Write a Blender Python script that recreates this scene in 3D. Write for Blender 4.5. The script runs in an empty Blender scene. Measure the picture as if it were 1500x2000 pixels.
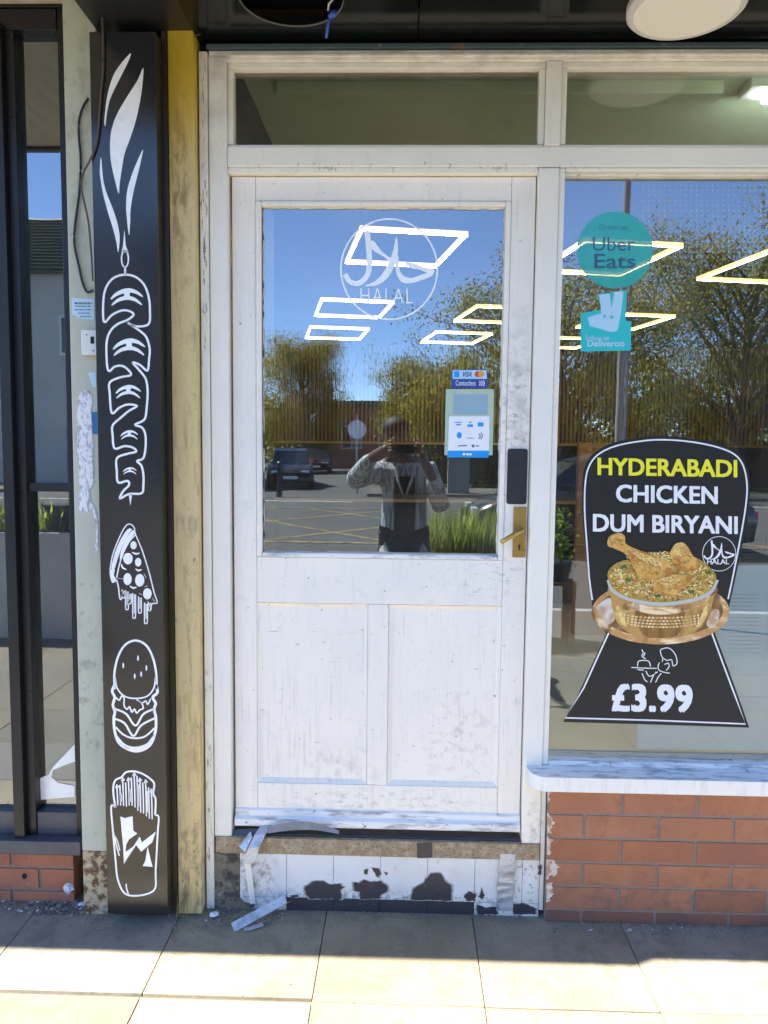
import bpy, bmesh, math, random
import numpy as np
from mathutils import Vector, Matrix
from mathutils.geometry import tessellate_polygon
random.seed(11)
rnd = random.uniform
sc = bpy.context.scene
C = sc.collection
PI = math.pi
rad = math.radians

# ------------------------------------------------------------------ camera
CAM = Vector((0, -2.3, 1.4584))
CR = Vector((0.99957026, 0.02744603, 0.0102964))
CU = Vector((-0.01256629, 0.08385813, 0.99639847))
CF = Vector((-0.02648375, 0.99609966, -0.08416699))
cd = bpy.data.cameras.new('camera')
cam = bpy.data.objects.new('camera', cd)
C.objects.link(cam)
cam.matrix_world = Matrix(((CR.x, CU.x, -CF.x, CAM.x), (CR.y, CU.y, -CF.y, CAM.y), (CR.z, CU.z, -CF.z, CAM.z), (0, 0, 0, 1)))
cd.sensor_fit = 'VERTICAL'
cd.sensor_height = 24
cd.sensor_width = 24
cd.lens = 18
cd.clip_start = 0.02
cd.clip_end = 2000
sc.camera = cam

# ------------------------------------------------------------------ sky, sun, exposure
SUN = Vector((-0.485, -0.248, 0.839)).normalized()
w = bpy.data.worlds.new('World')
sc.world = w
w.use_nodes = True
wn = w.node_tree.nodes
wl = w.node_tree.links
bg = wn['Background']
sky = wn.new('ShaderNodeTexSky')
sky.sky_type = 'NISHITA'
sky.sun_disc = False
sky.sun_elevation = math.asin(SUN.z)
sky.sun_rotation = math.atan2(SUN.x, SUN.y)
sky.air_density = 0.8
sky.altitude = 2500
sky.dust_density = 0.0
sky.ozone_density = 3.5
hs = wn.new('ShaderNodeHueSaturation')
hs.inputs['Saturation'].default_value = 1.0
wl.new(sky.outputs[0], hs.inputs['Color'])
wl.new(hs.outputs[0], bg.inputs[0])
bg.inputs[1].default_value = 0.082
sd = bpy.data.lights.new('sun', 'SUN')
sd.energy = 3.4
sd.angle = rad(0.5)
sd.color = (1.0, 0.93, 0.80)
so = bpy.data.objects.new('sun', sd)
C.objects.link(so)
so.location = (-8, -6, 14)
so.rotation_euler = (-SUN).to_track_quat('-Z', 'Y').to_euler()
sc.view_settings.view_transform = 'Standard'
sc.view_settings.look = 'None'
sc.view_settings.gamma = 1
sc.view_settings.exposure = 2.88
sc.render.engine = 'CYCLES'
sc.cycles.use_denoising = True
sc.cycles.max_bounces = 7
sc.cycles.glossy_bounces = 4
sc.cycles.diffuse_bounces = 4
sc.cycles.transparent_max_bounces = 10
sc.cycles.use_adaptive_sampling = True
sc.cycles.adaptive_threshold = 0.02
sc.cycles.sample_clamp_indirect = 6

# ------------------------------------------------------------------ materials
MATS = {}


def mat(name, col, rough=0.5, metal=0.0, spec=0.5, vary=(), bump=None, rvary=None, emit=None, coord='pos', coat=0.0):
    """Principled material; vary = list of (scale xyz, colour, lo, hi, amount[, detail]); bump = (scale xyz, strength, distance)."""
    m = bpy.data.materials.new(name)
    m.use_nodes = True
    n, l = m.node_tree.nodes, m.node_tree.links
    b = n['Principled BSDF']
    b.inputs['Roughness'].default_value = rough
    b.inputs['Metallic'].default_value = metal
    b.inputs['Specular IOR Level'].default_value = spec
    b.inputs['Coat Weight'].default_value = coat
    b.inputs['Coat Roughness'].default_value = 0.1
    b.inputs['Coat IOR'].default_value = 1.8
    g = n.new('ShaderNodeNewGeometry') if coord == 'pos' else n.new('ShaderNodeTexCoord')
    out = g.outputs['Position'] if coord == 'pos' else g.outputs['Object']

    def tex(scale, detail=6, rough_=0.6):
        mp = n.new('ShaderNodeMapping')
        mp.inputs['Scale'].default_value = scale
        mp.inputs['Location'].default_value = (rnd(-9, 9), rnd(-9, 9), rnd(-9, 9))
        l.new(out, mp.inputs[0])
        t = n.new('ShaderNodeTexNoise')
        t.inputs['Scale'].default_value = 1
        t.inputs['Detail'].default_value = detail
        t.inputs['Roughness'].default_value = rough_
        l.new(mp.outputs[0], t.inputs['Vector'])
        return t.outputs['Fac']
    cur = None
    for v in vary:
        sca, c2, lo, hi, amt = v[:5]
        mr = n.new('ShaderNodeMapRange')
        mr.inputs['From Min'].default_value = lo
        mr.inputs['From Max'].default_value = hi
        mr.inputs['To Max'].default_value = amt
        l.new(tex(sca, v[5] if len(v) > 5 else 6), mr.inputs[0])
        mx = n.new('ShaderNodeMix')
        mx.data_type = 'RGBA'
        if cur is None:
            mx.inputs[6].default_value = (*col, 1)
        else:
            l.new(cur, mx.inputs[6])
        mx.inputs[7].default_value = (*c2, 1)
        l.new(mr.outputs[0], mx.inputs[0])
        cur = mx.outputs[2]
    if cur is None:
        b.inputs['Base Color'].default_value = (*col, 1)
    else:
        l.new(cur, b.inputs['Base Color'])
    if bump:
        bp = n.new('ShaderNodeBump')
        bp.inputs['Strength'].default_value = bump[1]
        bp.inputs['Distance'].default_value = bump[2]
        l.new(tex(bump[0], 5), bp.inputs['Height'])
        l.new(bp.outputs[0], b.inputs['Normal'])
    if rvary:
        mr = n.new('ShaderNodeMapRange')
        mr.inputs['From Min'].default_value = 0.3
        mr.inputs['From Max'].default_value = 0.7
        mr.inputs['To Min'].default_value = rvary[1]
        mr.inputs['To Max'].default_value = rvary[2]
        l.new(tex(rvary[0]), mr.inputs[0])
        l.new(mr.outputs[0], b.inputs['Roughness'])
    if emit:
        b.inputs['Emission Color'].default_value = (*emit[0], 1)
        b.inputs['Emission Strength'].default_value = emit[1]
    MATS[name] = m
    return m


def leaf_mat(name, col):
    """Thin leaf: half the light is scattered back, half through."""
    m = bpy.data.materials.new(name)
    m.use_nodes = True
    n, l = m.node_tree.nodes, m.node_tree.links
    n.remove(n['Principled BSDF'])
    df = n.new('ShaderNodeBsdfDiffuse')
    df.inputs[0].default_value = (*col, 1)
    tr = n.new('ShaderNodeBsdfTranslucent')
    tr.inputs[0].default_value = (min(1, col[0] * 2.0), min(1, col[1] * 1.9), col[2] * 1.1, 1)
    mx = n.new('ShaderNodeMixShader')
    mx.inputs[0].default_value = 0.6
    l.new(df.outputs[0], mx.inputs[1])
    l.new(tr.outputs[0], mx.inputs[2])
    l.new(mx.outputs[0], n['Material Output'].inputs[0])
    return m


def S(a, b=None, c=None):
    return (a, a if b is None else b, a if c is None else c)


WHITE = (0.86, 0.81, 0.72)
m_paint = mat('white_gloss_paint', WHITE, 0.42, vary=[
    (S(2.5), (0.70, 0.68, 0.63), 0.42, 0.75, 0.6), (S(34, 34, 5), (0.60, 0.57, 0.52), 0.6, 0.78, 0.45),
    (S(55), (0.33, 0.30, 0.27), 0.70, 0.76, 0.7), (S(160, 160, 60), (0.45, 0.42, 0.40), 0.70, 0.80, 0.5)],
    bump=(S(60, 60, 9), 0.25, 0.002), rvary=(S(20), 0.3, 0.6))
m_door = mat('worn_white_door_paint', (0.88, 0.82, 0.735), 0.45, vary=[
    (S(3, 3, 2.2), (0.72, 0.70, 0.68), 0.45, 0.75, 0.55), (S(70, 70, 6), (0.62, 0.60, 0.58), 0.58, 0.75, 0.4),
    (S(14, 14, 18), (0.52, 0.49, 0.45), 0.60, 0.74, 0.28), (S(60, 60, 80), (0.24, 0.22, 0.21), 0.665, 0.72, 0.8),
    (S(18, 18, 140), (0.36, 0.34, 0.32), 0.665, 0.72, 0.6), (S(120, 120, 4), (0.55, 0.52, 0.48), 0.6, 0.72, 0.45)],
    bump=(S(80, 80, 8), 0.3, 0.002), rvary=(S(15), 0.32, 0.62))
m_grimy = mat('grimy_white_paint', (0.78, 0.765, 0.74), 0.5, vary=[
    (S(26, 26, 30), (0.34, 0.32, 0.30), 0.47, 0.64, 0.7), (S(80), (0.14, 0.13, 0.125), 0.57, 0.64, 0.9), (S(8), (0.62, 0.60, 0.57), 0.4, 0.7, 0.6)],
    bump=(S(80), 0.3, 0.002))
m_putty = mat('cracked_putty', (0.66, 0.62, 0.54), 0.7, vary=[(S(45), (0.25, 0.22, 0.18), 0.60, 0.66, 0.9), (S(12), (0.78, 0.74, 0.66), 0.4, 0.6, 0.7)], bump=(S(50), 0.6, 0.004))
m_smear = mat('thin_old_paint', (0.60, 0.52, 0.44), 0.7, vary=[(S(60, 60, 30), (0.38, 0.19, 0.11), 0.48, 0.56, 0.85), (S(30), (0.74, 0.70, 0.64), 0.5, 0.62, 0.8)])
m_sill = mat('worn_sill_paint', (0.78, 0.78, 0.77), 0.45, vary=[
    (S(12, 60, 60), (0.20, 0.21, 0.24), 0.50, 0.66, 0.75), (S(40), (0.10, 0.10, 0.12), 0.64, 0.70, 0.9)], bump=(S(40), 0.4, 0.003))
m_sillfront = mat('sill_front_paint', (0.82, 0.80, 0.75), 0.45, vary=[(S(60, 60, 12), (0.62, 0.60, 0.55), 0.52, 0.7, 0.6), (S(50), (0.3, 0.28, 0.25), 0.70, 0.75, 0.8)], bump=(S(40), 0.3, 0.003))
m_flash = mat('blue_grey_flashing', (0.055, 0.085, 0.10), 0.5, vary=[(S(14), (0.22, 0.10, 0.04), 0.62, 0.7, 0.8), (S(40), (0.25, 0.27, 0.27), 0.62, 0.72, 0.6)], bump=(S(30), 0.4, 0.003))
m_brick = mat('red_brick', (0.39, 0.155, 0.068), 0.8, vary=[
    (S(2.2), (0.32, 0.14, 0.085), 0.4, 0.65, 0.8), (S(9), (0.44, 0.20, 0.11), 0.5, 0.7, 0.6), (S(26), (0.22, 0.095, 0.06), 0.55, 0.68, 0.5), (S(120), (0.22, 0.08, 0.05), 0.62, 0.7, 0.6), (S(60), (0.52, 0.33, 0.24), 0.70, 0.76, 0.5)],
    bump=(S(150), 0.4, 0.002))
m_brick2 = mat('red_brick_dark', (0.355, 0.137, 0.062), 0.8, vary=[(S(2.2), (0.26, 0.10, 0.065), 0.4, 0.65, 0.8), (S(9), (0.37, 0.14, 0.075), 0.5, 0.7, 0.5), (S(120), (0.18, 0.07, 0.045), 0.62, 0.7, 0.6), (S(60), (0.50, 0.33, 0.24), 0.70, 0.76, 0.5)], bump=(S(150), 0.4, 0.002))
m_brick3 = mat('red_brick_soiled', (0.25, 0.10, 0.062), 0.85, vary=[(S(10), (0.15, 0.085, 0.065), 0.42, 0.62, 0.8), (S(120), (0.10, 0.06, 0.05), 0.6, 0.7, 0.7)], bump=(S(150), 0.5, 0.002))
m_brickold = mat('worn_orange_brick', (0.40, 0.15, 0.08), 0.8, vary=[(S(7), (0.30, 0.11, 0.07), 0.4, 0.65, 0.8), (S(50), (0.5, 0.36, 0.3), 0.66, 0.74, 0.6), (S(90), (0.12, 0.06, 0.04), 0.66, 0.72, 0.7)], bump=(S(120), 0.5, 0.003))
m_mortar = mat('grey_mortar', (0.25, 0.21, 0.17), 0.9, vary=[(S(40), (0.18, 0.155, 0.13), 0.4, 0.7, 0.7)], bump=(S(120), 0.6, 0.003))
m_slab = [mat('paving_slab_%d' % i, c, 0.82, vary=[
    (S(3), tuple(x * 0.66 for x in c), 0.40, 0.66, 0.85), (S(22), tuple(x * 0.5 for x in c), 0.56, 0.70, 0.6), (S(11, 7, 11), tuple(x * 0.6 for x in c), 0.52, 0.66, 0.7),
    (S(140), (0.07, 0.065, 0.06), 0.60, 0.68, 0.6), (S(420), (0.12, 0.10, 0.08), 0.54, 0.66, 0.5), (S(330), (0.42, 0.38, 0.30), 0.62, 0.72, 0.5), (S(34), (0.09, 0.08, 0.07), 0.69, 0.72, 0.75), (S(5), (0.16, 0.14, 0.12), 0.60, 0.72, 0.5), (S(9), (0.42, 0.33, 0.20), 0.58, 0.7, 0.35)], bump=(S(180), 0.4, 0.002))
    for i, c in enumerate([(0.285, 0.240, 0.165), (0.295, 0.243, 0.155), (0.290, 0.258, 0.200), (0.28, 0.238, 0.168)])]
m_outer = [mat('dimmed_slab_%d' % i, c, 0.85, vary=[(S(3), tuple(x * 0.75 for x in c), 0.4, 0.68, 0.7), (S(22), tuple(x * 0.6 for x in c), 0.6, 0.72, 0.5)], bump=(S(150), 0.4, 0.002)) for i, c in enumerate([(0.15, 0.135, 0.11), (0.165, 0.145, 0.11)])]  # outer rows coloured darker so sunlit paving mirrors dimmer in the glass
m_joint = mat('dark_joint', (0.12, 0.11, 0.095), 0.95, vary=[(S(60), (0.14, 0.13, 0.11), 0.5, 0.7, 0.6)])
m_pave = mat('pavement', (0.10, 0.092, 0.078), 0.85, vary=[(S(0.6), (0.12, 0.11, 0.095), 0.4, 0.6, 0.8), (S(8), (0.11, 0.10, 0.085), 0.5, 0.7, 0.5)])
m_asph = mat('asphalt', (0.060, 0.059, 0.057), 0.85, vary=[(S(0.35), (0.085, 0.082, 0.076), 0.4, 0.65, 0.8), (S(60), (0.12, 0.12, 0.12), 0.6, 0.7, 0.5)], bump=(S(150), 0.4, 0.004))
m_kerb = mat('kerb_stone', (0.32, 0.31, 0.29), 0.8, vary=[(S(4), (0.22, 0.21, 0.2), 0.45, 0.7, 0.7)])
m_line = mat('yellow_road_paint', (0.30, 0.22, 0.08), 0.7, vary=[(S(6), (0.08, 0.07, 0.05), 0.46, 0.56, 0.85)])
m_wline = mat('white_road_paint', (0.7, 0.7, 0.68), 0.7, vary=[(S(6), (0.2, 0.2, 0.2), 0.58, 0.66, 0.8)])
m_grassg = mat('verge_grass', (0.07, 0.11, 0.025), 0.9, vary=[(S(0.7), (0.11, 0.13, 0.04), 0.4, 0.65, 0.8), (S(20), (0.04, 0.07, 0.015), 0.5, 0.7, 0.6)])
m_board = mat('black_gloss_panel', (0.014, 0.014, 0.016), 0.16, spec=0.7, coat=0.0, rvary=(S(3, 3, 1), 0.12, 0.26), bump=(S(3, 3, 1.2), 0.06, 0.004), vary=[(S(50), (0.03, 0.028, 0.025), 0.6, 0.7, 0.5)])
m_boardside = mat('panel_return', (0.028, 0.022, 0.014), 0.4, vary=[(S(30, 30, 4), (0.05, 0.038, 0.02), 0.5, 0.7, 0.7)])
m_vinyl = mat('white_vinyl', (0.87, 0.88, 0.90), 0.22, spec=0.9, vary=[(S(30), (0.68, 0.68, 0.70), 0.5, 0.75, 0.6)])
m_yellow = mat('yellow_timber_post', (0.68, 0.52, 0.235), 0.6, vary=[
    (S(8, 8, 1.4), (0.65, 0.51, 0.27), 0.36, 0.6, 0.9), (S(50, 50, 6), (0.30, 0.21, 0.10), 0.53, 0.70, 0.65), (S(12, 12, 7), (0.33, 0.22, 0.10), 0.56, 0.70, 0.6), (S(26, 26, 18), (0.10, 0.07, 0.04), 0.67, 0.72, 0.8), (S(70, 70, 70), (0.30, 0.24, 0.15), 0.60, 0.70, 0.5), (S(90, 90, 14), (0.60, 0.50, 0.32), 0.6, 0.75, 0.5)],
    bump=(S(60, 60, 6), 0.5, 0.004))
m_yellowtop = mat('yellow_paint', (0.60, 0.36, 0.004), 0.5, vary=[(S(14), (0.50, 0.33, 0.06), 0.5, 0.7, 0.7), (S(60), (0.2, 0.12, 0.02), 0.66, 0.72, 0.7)], bump=(S(60, 60, 8), 0.4, 0.003))
m_pil = mat('pale_green_render', (0.50, 0.52, 0.42), 0.65, vary=[
    (S(5, 5, 2), (0.40, 0.41, 0.32), 0.42, 0.68, 0.7), (S(22), (0.24, 0.25, 0.19), 0.62, 0.72, 0.6), (S(90), (0.2, 0.2, 0.16), 0.68, 0.74, 0.6)], bump=(S(50), 0.35, 0.003))
m_rust = mat('flaking_render', (0.46, 0.37, 0.22), 0.85, vary=[(S(38), (0.11, 0.055, 0.025), 0.47, 0.55, 0.95), (S(14), (0.52, 0.48, 0.36), 0.5, 0.6, 0.7)], bump=(S(45), 0.9, 0.008))
m_alu = mat('black_aluminium', (0.010, 0.011, 0.015), 0.32, spec=0.4, rvary=(S(8), 0.25, 0.45))
m_alusill = mat('grey_aluminium_sill', (0.06, 0.065, 0.08), 0.45, vary=[(S(20), (0.10, 0.10, 0.11), 0.5, 0.7, 0.6)], bump=(S(30), 0.3, 0.002))
m_soff = mat('black_gloss_soffit', (0.005, 0.007, 0.0065), 0.10, spec=0.28, rvary=(S(4), 0.08, 0.18))
m_fascia = mat('black_fascia', (0.016, 0.017, 0.018), 0.35)
m_beige = mat('beige_soffit', (0.55, 0.47, 0.36), 0.6, vary=[(S(20, 2, 20), (0.33, 0.27, 0.19), 0.45, 0.7, 0.6)])
m_dark = mat('dark_void', (0.006, 0.006, 0.008), 0.8)
m_rimdark = mat('cut_edge', (0.16, 0.16, 0.15), 0.5)
m_trim = mat('light_trim', (0.62, 0.60, 0.58), 0.4)
m_diff = mat('lamp_diffuser', (0.86, 0.82, 0.74), 0.45)
m_cable = mat('black_cable', (0.02, 0.02, 0.022), 0.45)
m_cableb = mat('brown_cable', (0.09, 0.06, 0.05), 0.5)
m_blue = mat('blue_cable', (0.03, 0.10, 0.50), 0.4)
m_brass = mat('worn_brass', (0.50, 0.33, 0.10), 0.38, metal=0.9, vary=[(S(50), (0.30, 0.20, 0.08), 0.5, 0.7, 0.7)], rvary=(S(40), 0.25, 0.5))
m_blackpl = mat('black_plate', (0.02, 0.022, 0.028), 0.45, rvary=(S(30), 0.3, 0.5))
m_steel = mat('bent_aluminium', (0.50, 0.52, 0.56), 0.42, metal=0.35, vary=[(S(30), (0.26, 0.27, 0.30), 0.46, 0.64, 0.75), (S(90), (0.10, 0.10, 0.11), 0.62, 0.68, 0.7)], rvary=(S(25), 0.2, 0.5), bump=(S(20), 0.5, 0.004))
m_seal = mat('grey_seal', (0.20, 0.205, 0.22), 0.5, vary=[(S(30), (0.30, 0.30, 0.31), 0.5, 0.7, 0.7)])
m_osb = mat('chipboard_edge', (0.33, 0.24, 0.14), 0.85, vary=[(S(60, 60, 60), (0.46, 0.38, 0.27), 0.45, 0.62, 0.8), (S(130), (0.13, 0.09, 0.05), 0.56, 0.66, 0.8), (S(22), (0.24, 0.17, 0.1), 0.5, 0.7, 0.6)], bump=(S(110), 0.8, 0.004))
m_tile = mat('white_painted_tile', (0.76, 0.75, 0.73), 0.5, vary=[(S(9), (0.62, 0.61, 0.58), 0.45, 0.7, 0.6), (S(55), (0.12, 0.11, 0.12), 0.70, 0.73, 0.95), (S(28), (0.42, 0.38, 0.34), 0.62, 0.72, 0.6)], bump=(S(60), 0.5, 0.003))
m_tiled = mat('bare_dark_tile', (0.045, 0.042, 0.05), 0.45, vary=[(S(60), (0.12, 0.11, 0.11), 0.6, 0.7, 0.6)], bump=(S(60), 0.3, 0.002))
m_oldcoat = mat('old_grey_coat', (0.40, 0.38, 0.36), 0.8, vary=[(S(80), (0.20, 0.18, 0.17), 0.5, 0.62, 0.8), (S(50), (0.66, 0.65, 0.63), 0.54, 0.62, 0.8)])
m_grout = mat('grout', (0.55, 0.54, 0.52), 0.9)
m_mort2 = mat('crumbling_mortar', (0.20, 0.18, 0.13), 0.95, vary=[(S(30), (0.06, 0.055, 0.05), 0.48, 0.62, 0.9), (S(60), (0.36, 0.34, 0.28), 0.6, 0.7, 0.7)], bump=(S(60), 1.0, 0.01))
m_grit = mat('grit', (0.20, 0.185, 0.17), 0.95, coord='pos', vary=[(S(60), (0.42, 0.39, 0.36), 0.52, 0.60, 0.85), (S(90), (0.06, 0.06, 0.055), 0.54, 0.62, 0.7)])
m_paper = mat('torn_white_paper', (0.76, 0.76, 0.79), 0.7, vary=[(S(70, 70, 40), (0.24, 0.24, 0.34), 0.52, 0.60, 0.75), (S(240, 240, 60), (0.3, 0.3, 0.42), 0.55, 0.64, 0.75)], bump=(S(40), 0.5, 0.004))
m_card = mat('pale_blue_card', (0.50, 0.66, 0.78), 0.5)
m_bcard = mat('blue_card', (0.02, 0.14, 0.35), 0.4)
m_switch = mat('white_plastic', (0.68, 0.68, 0.66), 0.4)
m_ink = mat('grey_ink', (0.10, 0.14, 0.22), 0.6)
# poster inks
m_post = mat('black_poster', (0.020, 0.021, 0.022), 0.35, spec=0.35)
m_pedge = mat('black_poster_edge', (0.012, 0.012, 0.014), 0.5)
m_ytext = mat('yellow_ink', (0.86, 0.80, 0.03), 0.5)
m_wtext = mat('white_ink', (0.82, 0.82, 0.84), 0.5)
m_gold = mat('copper_print', (0.55, 0.29, 0.10), 0.4, vary=[(S(9, 9, 30), (0.95, 0.74, 0.46), 0.50, 0.60, 0.9), (S(14, 14, 6), (0.16, 0.065, 0.015), 0.52, 0.62, 0.9)])
m_platein = mat('plate_well_print', (0.20, 0.095, 0.03), 0.4, vary=[(S(20), (0.42, 0.24, 0.10), 0.5, 0.66, 0.8)])
m_gold2 = mat('hammered_bowl_print', (0.52, 0.30, 0.09), 0.4, vary=[(S(24, 24, 5), (0.22, 0.10, 0.02), 0.46, 0.62, 0.9), (S(12, 12, 30), (0.72, 0.48, 0.18), 0.52, 0.64, 0.7)])
m_shine = mat('plate_shine_print', (0.70, 0.62, 0.56), 0.4, vary=[(S(30), (0.50, 0.30, 0.15), 0.45, 0.6, 0.9)])
m_bowlsh = mat('bowl_shade_print', (0.30, 0.155, 0.04), 0.4, vary=[(S(40, 40, 6), (0.15, 0.07, 0.012), 0.46, 0.60, 0.9)])
m_dimple = mat('dimple_print', (0.92, 0.70, 0.36), 0.4, vary=[(S(30, 30, 10), (0.55, 0.34, 0.11), 0.46, 0.58, 0.9)])
m_rim = mat('bowl_rim_print', (0.50, 0.52, 0.48), 0.4)
m_rice = mat('rice_print', (0.46, 0.28, 0.05), 0.6, vary=[(S(110), (0.13, 0.07, 0.015), 0.5, 0.62, 0.9), (S(60), (0.52, 0.36, 0.09), 0.5, 0.65, 0.7)])
m_grain = [mat('rice_grain_print_%d' % i, c, 0.6) for i, c in enumerate([(0.82, 0.58, 0.14), (0.70, 0.38, 0.06), (0.85, 0.74, 0.38), (0.36, 0.17, 0.03)])]
m_herb = mat('herb_print', (0.04, 0.15, 0.03), 0.6)
m_chick = mat('chicken_print', (0.66, 0.36, 0.07), 0.5, vary=[(S(40), (0.80, 0.52, 0.16), 0.45, 0.65, 0.9), (S(24), (0.40, 0.15, 0.02), 0.50, 0.62, 0.9)])
m_chickl = mat('chicken_light_print', (0.86, 0.60, 0.22), 0.5, vary=[(S(60), (0.56, 0.31, 0.07), 0.45, 0.65, 0.8)])
m_spice = mat('spice_print', (0.40, 0.17, 0.02), 0.5)
m_spice2 = mat('crisp_print', (0.60, 0.30, 0.05), 0.5)
m_teal = mat('teal_ink', (0.02, 0.50, 0.52), 0.5)
m_paleroo = mat('pale_blue_ink', (0.42, 0.66, 0.82), 0.5)
m_darktxt = mat('dark_blue_ink', (0.03, 0.09, 0.19), 0.5)
m_navy = mat('navy_ink', (0.02, 0.06, 0.32), 0.5)
m_orange = mat('orange_ink', (0.75, 0.36, 0.04), 0.5)
m_red = mat('red_ink', (0.6, 0.05, 0.04), 0.5)
m_azure = mat('azure_ink', (0.0, 0.30, 0.80), 0.5)
m_whitep = mat('white_print_paper', (0.80, 0.82, 0.86), 0.5)
m_pocket = mat('plastic_pocket', (0.40, 0.52, 0.42), 0.3, vary=[(S(20), (0.52, 0.60, 0.46), 0.45, 0.7, 0.8)])
m_pocketc = mat('pocket_window', (0.28, 0.42, 0.52), 0.25)
m_menu = mat('menu_paper', (0.52, 0.66, 0.72), 0.6, vary=[(S(4), (0.46, 0.60, 0.66), 0.4, 0.6, 0.6)])
# interior
m_slat = mat('oak_slat', (0.46, 0.26, 0.10), 0.5, vary=[(S(30, 30, 3), (0.36, 0.19, 0.07), 0.45, 0.65, 0.8)])
m_slatback = mat('slat_backing', (0.012, 0.009, 0.008), 0.8)
m_iceil = mat('interior_ceiling', (0.74, 0.82, 0.62), 0.6, vary=[(S(1.5), (0.60, 0.63, 0.47), 0.4, 0.6, 0.7)])
m_iceil2 = mat('dark_ceiling', (0.030, 0.034, 0.040), 0.7)
m_iwall = mat('dark_wall', (0.025, 0.028, 0.030), 0.6)
m_ifloor = mat('tile_floor', (0.60, 0.60, 0.50), 0.35)
m_ledge = mat('olive_ledge', (0.36, 0.33, 0.21), 0.55, vary=[(S(6), (0.30, 0.27, 0.16), 0.4, 0.65, 0.6)])
m_counter = mat('dark_counter', (0.018, 0.016, 0.02), 0.3)
m_ochre = mat('ochre_panel', (0.46, 0.22, 0.05), 0.5)
m_led = mat('led_strip', (0.8, 0.8, 0.8), 0.5, emit=((1.0, 0.76, 0.44), 4.5))
m_ledglow = mat('led_side_glow', (0.8, 0.7, 0.5), 0.5, emit=((1.0, 0.60, 0.22), 0.32))  # weak warm emission on the bar sides imitates glow around the core
m_tube = mat('fluorescent_tube', (0.8, 0.8, 0.8), 0.5, emit=((0.88, 1.0, 0.96), 9.0))
m_goldtrim = mat('gold_trim', (0.62, 0.40, 0.12), 0.4)
# street
m_bark = mat('bark', (0.11, 0.085, 0.055), 0.9, vary=[(S(8, 8, 2), (0.06, 0.05, 0.035), 0.45, 0.65, 0.8)])
m_leafs = [leaf_mat('leaf_%d' % i, c) for i, c in enumerate([(0.17, 0.16, 0.045), (0.16, 0.135, 0.055), (0.11, 0.13, 0.035), (0.19, 0.165, 0.065), (0.07, 0.09, 0.03)])]
m_blade = [leaf_mat('grass_blade_%d' % i, c) for i, c in enumerate([(0.17, 0.22, 0.07), (0.11, 0.16, 0.045), (0.27, 0.29, 0.15)])]
m_house = mat('pale_render_wall', (0.52, 0.51, 0.47), 0.85, vary=[(S(0.8), (0.42, 0.41, 0.38), 0.4, 0.65, 0.7)])
m_slate = mat('slate_tile', (0.13, 0.14, 0.115), 0.7, vary=[(S(3), (0.19, 0.20, 0.15), 0.4, 0.65, 0.8)])
m_farbrick = mat('far_brick_wall', (0.42, 0.17, 0.11), 0.85, vary=[(S(1.0), (0.24, 0.09, 0.06), 0.4, 0.65, 0.7), (S(14), (0.36, 0.16, 0.11), 0.5, 0.7, 0.6)])
m_wfr = mat('white_window_frame', (0.72, 0.72, 0.72), 0.5)
m_wpane = mat('dark_window_pane', (0.02, 0.025, 0.03), 0.08, spec=0.8)
m_fence = mat('fence_board', (0.13, 0.055, 0.03), 0.8, vary=[(S(20, 20, 2), (0.08, 0.035, 0.02), 0.45, 0.65, 0.8)])
m_planter = mat('planter_box', (0.55, 0.55, 0.56), 0.6, vary=[(S(3), (0.46, 0.46, 0.47), 0.4, 0.65, 0.7)])
m_soil = mat('soil', (0.03, 0.022, 0.015), 0.95)
m_wood = mat('brown_timber', (0.16, 0.075, 0.035), 0.7)
m_cab = mat('grey_green_cabinet', (0.22, 0.24, 0.20), 0.6)
m_post_metal = mat('galvanised_post', (0.32, 0.33, 0.34), 0.5, metal=0.4)
m_tyre = mat('tyre_rubber', (0.015, 0.015, 0.015), 0.8)
m_hub = mat('alloy_wheel', (0.5, 0.5, 0.52), 0.3, metal=0.8)
m_carglass = mat('car_glass', (0.015, 0.018, 0.02), 0.05, spec=0.9)
m_carlamp = mat('car_lamp', (0.7, 0.7, 0.72), 0.15)
m_carplate = mat('number_plate', (0.7, 0.7, 0.66), 0.5)
m_skin = mat('skin', (0.13, 0.065, 0.04), 0.5)
m_hair = mat('dark_hair', (0.012, 0.010, 0.010), 0.7)
m_shirt = mat('pale_striped_shirt', (0.52, 0.54, 0.55), 0.85, vary=[(S(60, 60, 4), (0.10, 0.115, 0.14), 0.47, 0.55, 0.8)], bump=(S(14), 0.9, 0.03))
m_tee = mat('white_tee', (0.40, 0.40, 0.41), 0.8)
m_trouser = mat('dark_trousers', (0.02, 0.022, 0.03), 0.8)
m_phone = mat('phone_body', (0.02, 0.02, 0.025), 0.2)


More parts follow.
